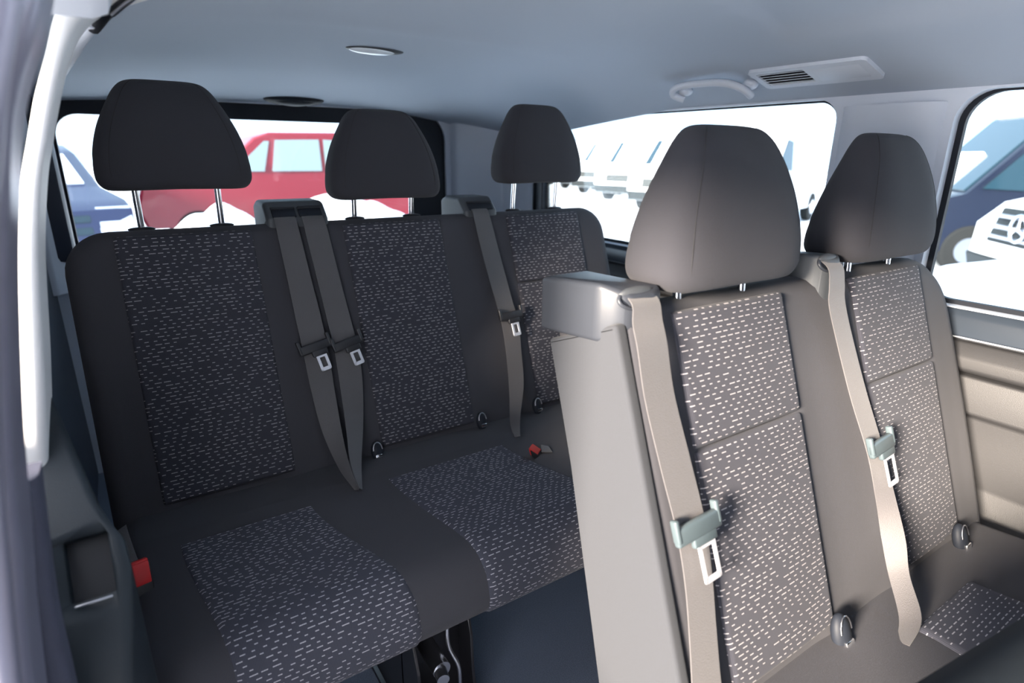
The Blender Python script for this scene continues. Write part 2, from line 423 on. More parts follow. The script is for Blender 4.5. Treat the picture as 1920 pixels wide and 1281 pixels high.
def window(name, y0, y1, z0, z1, rad, label):
    e = bpy.data.objects.new(name, None); col.objects.link(e); e.location = (1.58, (y0+y1)/2, z0); tag(e, label, None, None, 'structure')
    bm = bmesh.new(); frame_ring(bm, rrect(y0-0.004, y1+0.004, z0-0.004, z1+0.004, rad), rrect(y0+0.012, y1-0.012, z0+0.010, z1-0.004, rad), wall_fn(1.583), 0.0, 0.014)
    from_bm('window_seal', bm, 'bezel', e)
    bm = bmesh.new(); out = rrect(y0-0.002, y1+0.002, z0-0.002, z1+0.002, rad)
    A = [bm.verts.new((1.592, p[0], p[1])) for p in out]; B = [bm.verts.new((1.596, p[0], p[1])) for p in out]; bm.faces.new(A); bm.faces.new(B[::-1])
    for k in range(len(out)): bm.faces.new((A[k], B[k], B[(k+1) % len(out)], A[(k+1) % len(out)]))
    from_bm('window_pane', bm, 'window_glass', e)
window('window_1', 0.872, 2.17, 0.828, 1.289, [0.05, 0.04, 0.04, 0.055], 'long side window beside the rear seats')
window('window_2', -0.5, 0.612, 0.828, 1.289, [0.04, 0.05, 0.065, 0.04], 'side window at the right edge of the picture')

# ledge and lower side panel, swept along Y
def side_strip(name, poly, y0, y1, m, bev, label=None):
    bm = bmesh.new(); add_poly_prism(bm, poly, 'Y', y0, y1, bev, 3); o = from_bm(name, bm, m)
    tag(o, label, None, None, 'structure'); return o
side_strip('trim_2', [(1.58, 0.826), (1.553, 0.826), (1.542, 0.812), (1.535, 0.768), (1.58, 0.760)], -1.9, 2.48, 'ledge_plastic', 0.004, 'glossy dark ledge below the right-hand windows')
side_strip('trim_3', [(1.58, 0.755), (1.545, 0.757), (1.522, 0.725), (1.520, 0.70), (1.534, 0.690), (1.58, 0.688)], -1.9, 2.48, 'lower_trim', 0.006, 'dark grey rail moulding under the window ledge')
side_strip('trim_4', [(1.58, 0.684), (1.536, 0.682), (1.530, 0.60), (1.556, 0.585), (1.562, 0.42), (1.545, 0.365), (1.505, 0.345), (1.500, 0.325), (1.545, 0.310), (1.58, 0.305)], -1.9, 2.48, 'lower_trim_light', 0.006, 'brown-grey lower side panel with a curved storage lip')
side_strip('trim_5', [(1.58, 0.30), (1.552, 0.28), (1.545, 0.10), (1.525, 0.03), (1.58, 0.0)], -1.9, 2.48, 'navy_plastic', 0.006, 'dark kick panel along the foot of the right wall')

# rear wall with the tailgate aperture and its black bezel
def rear_fn(p, t): return (p[0], 2.46+t+0.0*p[1], p[1])
bm = bmesh.new()
frame_ring(bm, [(x, y) for x, y in rrect(-0.30, 1.60, 0.0, 1.44, 0.001)], rrect(-0.155, 1.265, 0.70, 1.318, (0.10, 0.10, 0.12, 0.12)), rear_fn, 0.0, 0.05)
w_ = from_bm('wall_rear', bm, 'trim_grey'); tag(w_, 'grey rear wall framing the tailgate', None, None, 'structure')
tg = bpy.data.objects.new('window_3', None); col.objects.link(tg); tg.location = (0.55, 2.5, 0.7); tag(tg, 'rear tailgate window with a wide black surround', None, None, 'structure')
bm = bmesh.new()
frame_ring(bm, rrect(-0.158, 1.268, 0.69, 1.322, (0.10, 0.10, 0.12, 0.12)), rrect(-0.128, 1.105, 0.80, 1.262, (0.06, 0.05, 0.05, 0.07)), rear_fn, 0.012, 0.05)
from_bm('window_surround', bm, 'bezel', tg)
bm = bmesh.new(); out = rrect(-0.135, 1.11, 0.79, 1.268, 0.06)
A = [bm.verts.new((p[0], 2.513, p[1])) for p in out]; B = [bm.verts.new((p[0], 2.517, p[1])) for p in out]; bm.faces.new(A); bm.faces.new(B[::-1])
for k in range(len(out)): bm.faces.new((A[k], B[k], B[(k+1) % len(out)], A[(k+1) % len(out)]))
from_bm('window_pane', bm, 'window_glass', tg)
# rear corner pillar, boxed between tailgate and side window
bm = bmesh.new(); add_poly_prism(bm, [(1.285, 2.462), (1.295, 2.415), (1.47, 2.30), (1.535, 2.185), (1.556, 2.178), (1.556, 2.462)], 'Z', 0.30, 1.335, 0.012, 3)
o = from_bm('trim_6', bm, 'trim_grey'); tag(o, 'pale grey cover of the rear corner pillar', None, None, 'structure')
bm = bmesh.new(); add_box(bm, 1.545, 1.575, 2.150, 2.176, 0.83, 1.272, 0.004); o = from_bm('trim_7', bm, 'bezel'); tag(o, 'thin black strip on the rear edge of the long side window', None, None, 'structure')

# unseen cabin front and left door panel, shaped to keep daylight off the rear
bm = bmesh.new()
frame_ring(bm, rrect(-0.30, 1.62, 0.0, 1.46, 0.001), rrect(-0.10, 1.42, 1.10, 1.30, 0.08), lambda p, t: (p[0], -2.62+t, p[1]), 0.0, 0.05)
w_ = from_bm('wall_front', bm, 'navy_plastic'); tag(w_, 'unseen dark front end of the cabin, windscreen opening shrunk to cut daylight', None, None, 'structure')
bm = bmesh.new(); frame_ring(bm, rrect(-2.62, -0.50, 0.0, 1.44, 0.001), rrect(-2.2, -1.6, 1.00, 1.26, 0.08), lambda p, t: (-0.26+t, p[0], p[1]), 0.0, 0.05)
w_ = from_bm('wall_front_left', bm, 'navy_plastic'); tag(w_, 'unseen dark front door panel, lengthened to block light through the doorway', None, None, 'structure')
hd_ = box('trim_14', (-0.24, 0.03, -0.90, 0.80, 1.275, 1.42), 'trim_grey', None, 0.02); tag(hd_, 'padded header above the sliding door opening', None, None, 'structure')
# left side: lower wall, rear corner pillar, roof rail, window above filled opaque to block the sun
bm = bmesh.new()
add_box(bm, -0.26, -0.215, 1.05, 2.46, 0.0, 0.93, 0.01)
add_box(bm, -0.26, -0.215, 0.97, 1.25, 0.0, 1.30, 0.01)
add_box(bm, -0.26, -0.215, 0.58, 1.06, 0.0, 0.84, 0.01)  # this and the next box: unseen panels added to block low sun
add_box(bm, -0.26, -0.215, 0.36, 0.60, 0.0, 0.52, 0.01)
add_box(bm, -0.30, -0.135, 2.36, 2.46, 0.80, 1.32, 0.02)
add_box(bm, -0.26, -0.175, 1.02, 2.46, 1.275, 1.41, 0.01)
for q in ((1.24, 1.72), (1.76, 2.37)): add_box(bm, -0.232, -0.226, q[0], q[1], 0.92, 1.285)  # opaque panes fill the unseen left windows to keep sun out
add_box(bm, -0.245, -0.212, 1.71, 1.77, 0.92, 1.285, 0.004)
o = from_bm('wall_left', bm, 'navy_plastic'); tag(o, 'dark lower wall panel left of the rear seats, with unseen panels added to block sun', None, None, 'structure')
bm = bmesh.new(); add_poly_prism(bm, [(-0.19, 2.46), (-0.150, 2.455), (-0.150, 2.40), (-0.20, 2.34), (-0.24, 2.34), (-0.24, 2.46)], 'Z', 0.70, 1.33, 0.006)
o = from_bm('trim_8', bm, 'trim_grey'); tag(o, 'grey cover of the rear left corner pillar', None, None, 'structure')

def side_loft(name, rows, y0, y1, m, bev_front=0.012, label=None, kind='structure', nose=None):
    """post that follows rows of (z, x_left, x_right); front face at y0, back at y1, rounded along the right-hand edge"""
    rows = catmull(rows, 6); V = []; F = []; n = None
    for z, xl, xr in rows:
        w = xr-xl; r = min(bev_front, w*0.45, (y1-y0)*0.45); ring = [(xl, y1), (xl, y0+r)]
        for k in range(1, 6): t = k/5*math.pi/2; ring.append((xl+r-r*math.cos(t), y0+r-r*math.sin(t)))
        for k in range(0, 7): t = k/6*math.pi/2; ring.append((xr-r+r*math.sin(t), y0+r-r*math.cos(t)))
        ring.append((xr, y1)); n = len(ring); V += [(x, y, z) for x, y in ring]
    for i in range(len(rows)-1):
        for k in range(n): F.append((i*n+k, i*n+(k+1) % n, (i+1)*n+(k+1) % n, (i+1)*n+k))
    F.append(list(range(n))); F.append([(len(rows)-1)*n+k for k in range(n)][::-1])
    o = mesh(name, V, F, m, None, None, True, 50); tag(o, label, None, None, kind); return o
side_loft('trim_9', [(0.772, -0.154, -0.122), (0.80, -0.150, -0.119), (0.90, -0.131, -0.103), (1.024, -0.107, -0.085), (1.11, -0.086, -0.067), (1.16, -0.070, -0.052), (1.205, -0.055, -0.037), (1.25, -0.037, -0.020), (1.285, -0.024, 0.000), (1.31, -0.012, 0.030), (1.335, 0.005, 0.085)],
          0.85, 0.95, 'trim_daylit', 0.012, 'light grey pillar trim coloured white for daylight glare, at the rear edge of the sliding door opening')
side_loft('trim_10', [(0.20, -0.20, -0.125), (0.45, -0.19, -0.120), (0.641, -0.175, -0.114), (0.726, -0.165, -0.111), (0.813, -0.150, -0.103), (0.872, -0.140, -0.097)],
          0.61, 0.65, 'textured_trim', 0.015, 'grained dark lilac-grey lower pillar trim under the daylight-whitened pillar')
# roof-side rail above the left rear window with its dark slot
rail = [(1.00, -0.015, 0.045), (1.3, -0.05, 0.02), (1.8, -0.11, -0.05), (2.4, -0.19, -0.13)]
bm = bmesh.new()
add_tube(bm, [(0.012, 0.98, 1.306), (-0.008, 1.12, 1.302), (-0.05, 1.5, 1.294), (-0.10, 1.95, 1.300), (-0.150, 2.38, 1.306)], [0.010, 0.012, 0.013, 0.013, 0.013], 12)
o = from_bm('trim_11', bm, 'trim_grey', None, 60); tag(o, 'padded roof side rail at the left edge of the headliner', None, None, 'structure')
hk = empty('coat_rail', (0.03, 0.97, 1.33), 'black and silver coat rail at the roof edge, top left corner', 'coat rail')
bm = bmesh.new(); add_tube(bm, catmull([(0.098, 0.80, 1.345), (0.070, 0.84, 1.332), (0.034, 0.92, 1.314), (0.012, 1.00, 1.300)], 4), 0.008, 10); from_bm('rail', bm, 'black_plastic', hk, 60)
bm = bmesh.new(); add_tube(bm, catmull([(0.080, 0.83, 1.325), (0.055, 0.87, 1.316), (0.033, 0.92, 1.304)], 4), 0.003, 8); from_bm('rail_insert', bm, 'steel', hk, 60)
# door-side body edge close to the camera
side_loft('trim_12', [(0.30, -0.30, -0.158), (0.55, -0.26, -0.139), (0.754, -0.22, -0.118), (0.84, -0.20, -0.106), (0.926, -0.185, -0.095), (1.04, -0.165, -0.076), (1.11, -0.15, -0.062), (1.176, -0.135, -0.046), (1.239, -0.115, -0.020), (1.33, -0.09, 0.01)],
          0.52, 0.60, 'silver_paint', 0.02, 'lilac-silver body edge of the sliding door opening, nearest left edge')
sl = [(1.33, -0.075), (1.239, -0.036), (1.176, -0.056), (1.11, -0.073), (1.04, -0.087), (0.926, -0.107), (0.84, -0.119), (0.754, -0.13), (0.55, -0.153), (0.30, -0.175)]
tb = tube('trim_13', catmull([(x-0.004, 0.508, z) for z, x in sl[1:]], 5), 0.0125, 'silver_paint', None, 16)
tag(tb, 'rounded door seal bead running down the body edge', None, None, 'structure')

# left console with cup pocket, beside the rear seat
cs = empty('side_console', (-0.12, 1.0, 0.0), 'dark teal plastic side console with a square pocket, left of the rear bench', 'side console')
st = [(0.655, -0.090, 0.0, 0.50), (0.662, -0.076, 0.0, 0.56), (0.68, -0.068, 0.0, 0.60), (0.71, -0.060, 0.0, 0.640), (0.74, -0.054, 0.0, 0.680), (0.762, -0.056, 0.0, 0.708), (0.780, -0.068, 0.48, 0.728), (0.80, -0.076, 0.50, 0.742), (0.87, -0.094, 0.50, 0.790), (0.94, -0.113, 0.50, 0.845), (1.04, -0.140, 0.50, 0.89)]
V = []; F = []; nr_ = 0
for (y, xr, zb, zt) in st:
    r = 0.012; ring = [(-0.212, zb), (-0.212, zt)]+[(xr-r+r*math.sin(t*math.pi/12), zt-r+r*math.cos(t*math.pi/12)) for t in range(7)]+[(xr, zb)]
    nr_ = len(ring); V += [(x, y, z) for x, z in ring]
for i in range(len(st)-1):
    for k in range(nr_): F.append((i*nr_+k, i*nr_+(k+1) % nr_, (i+1)*nr_+(k+1) % nr_, (i+1)*nr_+k))
F.append(list(range(nr_))[::-1]); F.append([(len(st)-1)*nr_+k for k in range(nr_)])
con = mesh('console_body', V, F, 'teal_plastic', cs, None, True, 40)
# square pocket sunk into the sloping face
su = Vector((0, 0.80, 0.60)).normalized(); sn = Vector((0, -0.60, 0.80)).normalized()
su = Vector((0, 0.60, 0.80)).normalized(); sn = Vector((0, -0.80, 0.60)).normalized()
pc = Vector((-0.094, 0.745, 0.688))
bm = bmesh.new(); add_obox(bm, pc, (1, 0, 0), su, sn, 0.022, 0.036, 0.030, 0.003); cut = from_bm('pocket_cutter', bm, 'black_plastic', cs)
md = con.modifiers.new('pocket', 'BOOLEAN'); md.object = cut; md.operation = 'DIFFERENCE'; md.solver = 'EXACT'
bpy.context.view_layer.update()
dg = bpy.context.evaluated_depsgraph_get(); me2 = bpy.data.meshes.new_from_object(con.evaluated_get(dg)); con.modifiers.clear(); con.data = me2
bpy.data.objects.remove(cut)
bm = bmesh.new(); add_obox(bm, pc-sn*0.029, (1, 0, 0), su, sn, 0.0215, 0.0355, 0.001, 0); from_bm('pocket_liner', bm, 'black_plastic', cs)
bm = bmesh.new(); add_obox(bm, pc-su*0.040+sn*0.0035, (1, 0, 0), su, sn, 0.018, 0.0012, 0.0015, 0.0006); from_bm('pocket_lip', bm, 'steel', cs)  # bright steel strip draws the highlight line along the lip

# ------------------------------------------------------------------ roof fittings
gh = empty('grab_handle', (1.37, 1.13, 1.33), 'curved pale grey roof grab handle, left of the ceiling vent', 'grab handle')
bm = bmesh.new(); add_tube(bm, catmull([(1.428, 1.262, 1.304), (1.404, 1.284, 1.318), (1.388, 1.255, 1.335), (1.383, 1.160, 1.337), (1.383, 1.085, 1.331), (1.398, 1.042, 1.314), (1.430, 1.040, 1.300)], 6), 0.0095, 14); from_bm('grip', bm, 'trim_grey', gh, 60)
for y in (1.045, 1.258):
    bm = bmesh.new(); bmesh.ops.create_uvsphere(bm, u_segments=20, v_segments=12, radius=1.0)
    for v in bm.verts: v.co = Vector((1.428+v.co.x*0.020, y+v.co.y*0.020, ceil_z(1.428, y)-0.012+v.co.z*0.014))
    from_bm('mount', bm, 'trim_grey', gh, 60)

def ceil_frame(x, y):
    e = 0.004; p = Vector((x, y, ceil_z(x, y))); tx = Vector((e, 0, ceil_z(x+e, y)-ceil_z(x-0, y))).normalized(); ty = Vector((0, e, ceil_z(x, y+e)-ceil_z(x, y))).normalized()
    nz = ty.cross(tx).normalized()
    if nz.z > 0: nz = -nz
    return p, tx, ty, nz
vt = empty('ceiling_vent', (1.43, 0.86, 1.33), 'pale grey rectangular ceiling air vent with louvres, above the right windows', 'air vent')
p, tx, ty, nz = ceil_frame(1.425, 0.875)
bm = bmesh.new()
def vfn(q, t): return p+tx*q[0]+ty*q[1]+nz*t
frame_ring(bm, rrect(-0.052, 0.052, -0.145, 0.145, 0.012), rrect(-0.036, 0.034, 0.004, 0.128, 0.004), vfn, -0.012, 0.009)
from_bm('vent_frame', bm, 'trim_grey', vt)
bm = bmesh.new(); add_obox(bm, p+ty*0.066+nz*0.0030, tx, ty, nz, 0.040, 0.068, 0.002); from_bm('vent_back', bm, 'bezel', vt)
for k in range(5):
    bm = bmesh.new(); add_obox(bm, p+tx*(-0.028+k*0.0135)+ty*0.066+nz*0.0070, (tx-nz*0.6).normalized(), ty, (nz+tx*0.6).normalized(), 0.0036, 0.062, 0.0008, 0.0005, 1); from_bm('louvre', bm, 'trim_grey', vt)
bm = bmesh.new(); add_obox(bm, p-ty*0.066+nz*0.006, tx, ty, nz, 0.034, 0.058, 0.004, 0.003); from_bm('lamp_cover', bm, 'trim_grey', vt)
bm = bmesh.new(); add_obox(bm, p+tx*0.042+ty*0.07+nz*0.004, tx, ty, nz, 0.004, 0.008, 0.003, 0.002); from_bm('thumb_wheel', bm, 'trim_grey', vt)

cl = empty('ceiling_lamp', (0.64, 1.63, 1.41), 'small oval courtesy lamp set in the rear headliner', 'ceiling lamp')
p, tx, ty, nz = ceil_frame(0.635, 1.625)
def dome(name, p, tx, ty, nz, hx, hy, hz, m, parent):
    bm = bmesh.new(); bmesh.ops.create_uvsphere(bm, u_segments=32, v_segments=14, radius=1.0)
    for v in bm.verts: c = v.co.copy(); v.co = p+tx*c.x*hx+ty*c.y*hy+nz*c.z*hz
    return from_bm(name, bm, m, parent, 60)
dome('lamp_bezel', p, tx, ty, nz, 0.080, 0.030, 0.008, 'dark_plastic', cl)
dome('lamp_lens', p-tx*0.008-ty*0.002+nz*0.003, tx, ty, nz, 0.064, 0.024, 0.009, 'lamp_lens', cl)
bl = empty('tailgate_lamp', (0.6, 2.40, 1.33), 'oval black lamp housing on the headliner edge above the rear window', 'lamp')
p, tx, ty, nz = ceil_frame(0.605, 2.37)
dome('lamp_housing', p, tx, ty, nz, 0.108, 0.055, 0.020, 'bezel', bl)
dome('lamp_lens', p+nz*0.006-ty*0.01, tx, ty, nz, 0.080, 0.035, 0.018, 'bezel', bl)

# ------------------------------------------------------------------ seats
TH = math.atan2(0.186, 0.539)                                  # recline of the backrests
UPV = np.array([0, math.sin(TH), math.cos(TH)]); NV = np.array([0, -math.cos(TH), math.sin(TH)]); XV = np.array([1.0, 0, 0])

class Back:
    """local frame of a backrest front plane: a = world X, b = distance up the back, c = out toward the sitter"""
    def __init__(s, y0, z0): s.o = np.array([0, y0, z0])
    def __call__(s, a, b, c): return s.o+XV*a+UPV*b+NV*c
RB = Back(1.248, 0.448); MB = Back(0.352, 0.405)
LB = math.hypot(0.186, 0.539)

def backrest(B, x0, x1, b0, b1, T, R, r, parent, corner, rf, bulge_r=0.0, inserts=()):
    W = (x1-x0)/2; H = (b1-b0)/2; xc = (x0+x1)/2; bc = (b0+b1)/2
    def cf(a, b):
        x = a+xc; v = 0.0
        for (i0, i1) in inserts:                       # bolsters rise gently either side of every insert
            for e in (i0, i1): v += 0.004*math.exp(-((x-e)/0.035)**2)
        return v
    def fn(a, b, c):
        bb = b+bc; fr = (bb-b0)/(b1-b0)
        ext = bulge_r*(4*fr*(1-fr))*smooth01((a/W+0.2)/1.2) if bulge_r else 0
        return B(a+xc+ext, bb, c-T/2-0.006)
    return pillow('backrest', W, H, R, T, r, 'seat_fabric', parent, fn, corner, rf, cf, (36, 22))

def insert_panel(B, x0, x1, b0, b1, seam_b, parent, groove=0.007, lift=0.006, taper=0.0, split=True, name='insert_panel'):
    W = (x1-x0)/2; H = (b1-b0)/2; xc = (x0+x1)/2; bc = (b0+b1)/2
    segs = [(b0, seam_b-0.0008), (seam_b+0.0008, b1)] if split else [(b0, b1)]
    for (s0, s1) in segs:
        h = (s1-s0)/2; c0 = (s0+s1)/2
        def fn(a, b, c, c0=c0):
            bb = b+c0; k = 1-taper*(1-(bb-b0)/(b1-b0))
            g = 0 if split else -groove*math.exp(-((bb-seam_b)/0.004)**2)*(1 if abs(a) < W*0.93 else 0)
            return B(a*k+xc, bb, c-0.006+g if c > 0 else c-0.006)
        pillow(name, W, h, 0.014, 0.018, 0.008, 'dash_fabric', parent, fn, lambda sx, sy: 0.35, None, lambda a, b: 0.003*(1-(a/W)**2), (10, 60 if not split else 16), uvoff=(xc, c0))

def headrest(parent, xc, yc, z0, z1, w=0.143, tilt=0.10, dk=1.0):
    prof = [(0.0, 0.080, 0.030), (0.008, 0.112, 0.043), (0.03, 0.130, 0.053), (0.10, 0.1415, 0.060), (0.20, 0.1435, 0.063), (0.32, 0.1405, 0.063), (0.45, 0.134, 0.061),
            (0.58, 0.1245, 0.058), (0.70, 0.1125, 0.0535), (0.80, 0.101, 0.048), (0.88, 0.091, 0.0415), (0.94, 0.080, 0.034), (0.975, 0.069, 0.026), (0.993, 0.055, 0.016), (1.0, 0.038, 0.007)]
    P = catmull(prof, 4); n = 56; V = []; F = []; H = z1-z0
    P = [(t, hw, hd*dk) for t, hw, hd in P]
    for t, hw, hd in P:
        for k in range(n):
            th = 2*math.pi*k/n; c, s = math.cos(th), math.sin(th); ex = 2/3.4
            a = math.copysign(abs(c)**ex, c)*hw*(w/0.143); d = math.copysign(abs(s)**ex, s)*hd*(1.0 if s > 0 else 1.22-1.02*t)
            b = t*H+0.006*(a/w)**2*(-1 if t < 0.3 else 0)
            V.append((xc+a, yc-d+b*math.tan(tilt)-0.018*(t-0.5)**2*4*0, z0+b))
    m_ = len(P)
    for j in range(m_-1):
        for k in range(n): F.append((j*n+k, j*n+(k+1) % n, (j+1)*n+(k+1) % n, (j+1)*n+k))
    F.append(list(range(n))[::-1]); F.append([(m_-1)*n+k for k in range(n)])
    h = mesh('headrest', V, F, 'headrest_fabric', parent, None, True, 70)
    # seam piping on the two front corners, a fine raised stitched line
    for sx in (-1, 1):
        line = []
        for t, hw, hd in P[6:-6:2]:
            th = math.radians(46); ex = 2/3.4
            a = sx*(math.cos(th)**ex)*hw*(w/0.143); d = (math.sin(th)**ex)*hd
            line.append((xc+a, yc-d*1.0+t*H*math.tan(tilt), z0+t*H))
        tube('seam', catmull(line, 2), 0.0007, 'seam', h, 6)
    return h

def rods(h, xc, y0, y1, z0, z1, dx=0.078, r=0.0065):
    for sx in (-1, 1):
        tube('rod', [(xc+sx*dx, y0, z0), (xc+sx*dx, y1, z1)], r, 'chrome', h, 14)

def guide(parent, x, y, z, big=False, m='black_plastic'):
    n = 26; bm = bmesh.new(); out = []; sx, sy, sz = (0.026, 0.014, 0.005)
    bmesh.ops.create_uvsphere(bm, u_segments=24, v_segments=10, radius=1)
    for v in bm.verts: v.co = Vector((x+v.co.x*sx, y+v.co.y*sy, z+v.co.z*sz))
    g = from_bm('rod_guide', bm, m, parent, 70)
    if big:
        pts = [(x+0.0225*math.cos(t*2*math.pi/24), y+0.0115*math.sin(t*2*math.pi/24), z+0.0045) for t in range(24)]
        tube('guide_rim', pts, 0.0017, 'chrome', g, 8, True)
    return g

def tongue(parent, L, R, metal_side, plastic, n_off=0.0, wm=0.026, hm=0.046, up=UPV, nrm=NV, bar_h=0.011, flange=0.012):
    """belt tongue: wide moulded bar across the strap, from end L to end R, metal blade with a slot hanging from it"""
    L = np.array(L); R = np.array(R); ex = (R-L)/np.linalg.norm(R-L); hw = np.linalg.norm(R-L)/2; c = (L+R)/2
    ez = up-ex*(up@ex); ez /= np.linalg.norm(ez); ey = np.cross(ez, ex)
    if ey@nrm < 0: ey = -ey
    c = c+ey*n_off
    bm = bmesh.new()
    add_obox(bm, c, ex, ey, ez, hw, 0.0055, bar_h, 0.004, 3)
    add_obox(bm, c-ex*(hw-0.004)+ez*flange*0.7, ex, ey, ez, 0.004, 0.006, flange+0.004, 0.003, 3)
    add_obox(bm, c+ex*(hw-0.004)+ez*flange*0.7, ex, ey, ez, 0.004, 0.006, flange+0.004, 0.003, 3)
    mc = c+ex*metal_side
    add_obox(bm, mc-ez*(bar_h+0.003), ex, ey, ez, wm/2+0.006, 0.0045, 0.009, 0.003, 3)
    t = from_bm('belt_tongue', bm, plastic, parent, 40)
    bm = bmesh.new(); base = mc-ez*(bar_h+0.008)
    def fnm(p, tt): return tuple(base+ex*p[0]-ez*p[1]+ey*(tt+0.002))
    frame_ring(bm, rrect(-wm/2, wm/2, 0.0, hm, 0.004, 5), rrect(-wm/2+0.0065, wm/2-0.0065, 0.008, hm-0.0085, 0.001, 5), fnm, -0.0012, 0.0012)
    bmesh.ops.bevel(bm, geom=list(bm.edges), offset=0.0004, segments=1, affect='EDGES')
    from_bm('tongue_blade', bm, 'blade_metal', t, 40)
    return t

def cushion_profile(crease_y, z_back, z_top, y_front, z_low, fr=0.075):
    pts = [(crease_y+0.06, z_low+0.02), (crease_y+0.06, z_back-0.005), (crease_y-0.10, z_top), (y_front+0.02, z_top-0.004), (y_front-0.005, z_low+0.035), (y_front+0.06, z_low)]
    return round_profile(pts, [0.02, 0.03, 0.15, fr, 0.05, 0.03], 8)

def cushion_insert(parent, prof, xl0, xr0, xl1, xr1, y_back, z_end, lift=0.004):
    """patterned cloth that follows the cushion top and rolls over the front edge; edges flare from (xl0,xr0) at the back to (xl1,xr1)"""
    pts, nr = prof; n = len(pts)
    # walk the profile from y_back over the top to z_end on the front face
    seq = []; started = False
    i = 0
    order = list(range(n))
    top = [k for k in order if nr[k][1] > 0.3 or (nr[k][0] < -0.2 and pts[k][1] > z_end)]
    path = [(pts[k], nr[k]) for k in order if (pts[k][0] <= y_back+1e-6) and (nr[k][1] > 0.25 or (nr[k][0] < -0.1 and pts[k][1] >= z_end))]
    path.sort(key=lambda q: (-q[0][0] if q[1][1] > 0.7 else 10-q[0][1]))
    P = [q[0] for q in path]; N = [q[1] for q in path]
    if P[0][0] < y_back-0.005: P.insert(0, np.array([y_back, P[0][1]+0.0])); N.insert(0, N[0])
    # resample evenly
    d = [0]
    for a, b in zip(P, P[1:]): d.append(d[-1]+np.linalg.norm(b-a))
    m_ = 46; PP = []; NN = []
    for s in np.linspace(0, d[-1], m_):
        k = max(0, min(len(d)-2, int(np.searchsorted(d, s)-1))); f = (s-d[k])/max(1e-9, d[k+1]-d[k]); f = min(1, max(0, f))
        PP.append(P[k]*(1-f)+P[k+1]*f); q = N[k]*(1-f)+N[k+1]*f; NN.append(q/np.linalg.norm(q))
    nx = 22; V = []; UV = []; F = []
    for j in range(m_):
        f = j/(m_-1); s = d[-1]*f; ff = smooth01(f*1.15); xl = xl0+(xl1-xl0)*ff; xr = xr0+(xr1-xr0)*ff
        for i in range(nx):
            t = i/(nx-1); x = xl+(xr-xl)*t; e = min(t, 1-t)*(xr-xl); ed = min(e, s*1.0, 0.02 if j < m_-1 else 0.02)
            h = -0.004+(lift+0.004)*math.sqrt(min(1, ed/0.010)*(2-min(1, ed/0.010)))
            if s < 0.010: h = min(h, -0.004+(lift+0.004)*math.sqrt(max(0, (s/0.010)*(2-s/0.010))))
            p = PP[j]+NN[j]*h; V.append((x, p[0], p[1])); UV.append((x, s*1.0))
    base = len(V)
    for j in range(m_):
        for i in range(nx):
            p = PP[j]-NN[j]*0.006; x = V[j*nx+i][0]; V.append((x, p[0], p[1])); UV.append((x, 0))
    for j in range(m_-1):
        for i in range(nx-1):
            a = j*nx+i; F.append((a, a+1, a+1+nx, a+nx)); b = base+a; F.append((b, b+nx, b+nx+1, b+1))
    per = [i for i in range(nx)]+[j*nx+nx-1 for j in range(1, m_)]+[(m_-1)*nx+i for i in range(nx-2, -1, -1)]+[j*nx for j in range(m_-2, 0, -1)]
    for k in range(len(per)):
        a, b = per[k], per[(k+1) % len(per)]; F.append((a, b, base+b, base+a))
    return mesh('cushion_insert', V, F, 'cushion_fabric_lit', parent, UV, True, 70)

def anchor(parent, x, y, z, s=1.0):
    """child seat anchor: dark pocket with a silver loop, standing in the crease"""
    bm = bmesh.new(); bmesh.ops.create_uvsphere(bm, u_segments=20, v_segments=12, radius=1)
    up = Vector(UPV); nv = Vector(NV); xv = Vector(XV); c0 = Vector((x, y, z))
    for v in bm.verts: c = v.co.copy(); v.co = c0+xv*c.x*0.017*s+up*c.y*0.030*s+nv*c.z*0.012*s
    a = from_bm('child_seat_anchor', bm, 'bezel', parent, 60)
    pts = [c0+xv*(0.013*s*math.cos(t*math.pi/8))+up*(0.006*s+0.022*s*math.sin(t*math.pi/8))+nv*0.010 for t in range(0, 9)]
    tube('anchor_loop', pts, 0.0013, 'steel', a, 8)
    bm = bmesh.new(); add_obox(bm, c0-up*0.012*s+nv*0.012, xv, nv, up, 0.010*s, 0.003, 0.006*s, 0.002); from_bm('anchor_latch', bm, 'chrome', a)
    return a

def buckle(parent, c, ex, ey, ez, strap=None):
    """red-buttoned belt buckle, ez points out of the slot end"""
    ex, ey, ez = [np.array(v, float)/np.linalg.norm(v) for v in (ex, ey, ez)]; c = np.array(c)
    bm = bmesh.new(); add_obox(bm, c-ez*0.020, ex, ey, ez, 0.0165, 0.011, 0.026, 0.004, 3); b = from_bm('belt_buckle', bm, 'black_plastic', parent)
    bm = bmesh.new(); add_obox(bm, c+ez*0.006-ey*0.001, ex, ey, ez, 0.0135, 0.009, 0.006, 0.002, 2); add_obox(bm, c-ez*0.010-ey*0.0095, ex, ey, ez, 0.0135, 0.0025, 0.018, 0.0012, 2)
    from_bm('buckle_button', bm, 'red_plastic', b)
    return b

# ---- rear three-seat bench
rb = empty('rear_bench_seat', (0.60, 1.25, 0.0), 'rear bench of three dark seats with stitched dash-pattern panels, below the tailgate window', 'bench seat', None)
RINS = [(-0.018, 0.245), (0.452, 0.713), (0.925, 1.185)]
backrest(RB, -0.108, 1.302, -0.10, LB+0.016, 0.13, 0.085, 0.036, rb, lambda sx, sy: (1.0 if sy > 0 else 0.4), None, 0.0, RINS)
for k, (a, b) in enumerate(RINS):
    insert_panel(RB, a, b, 0.012, LB-0.004, LB-0.200, rb, split=(k == 2), groove=0.006)
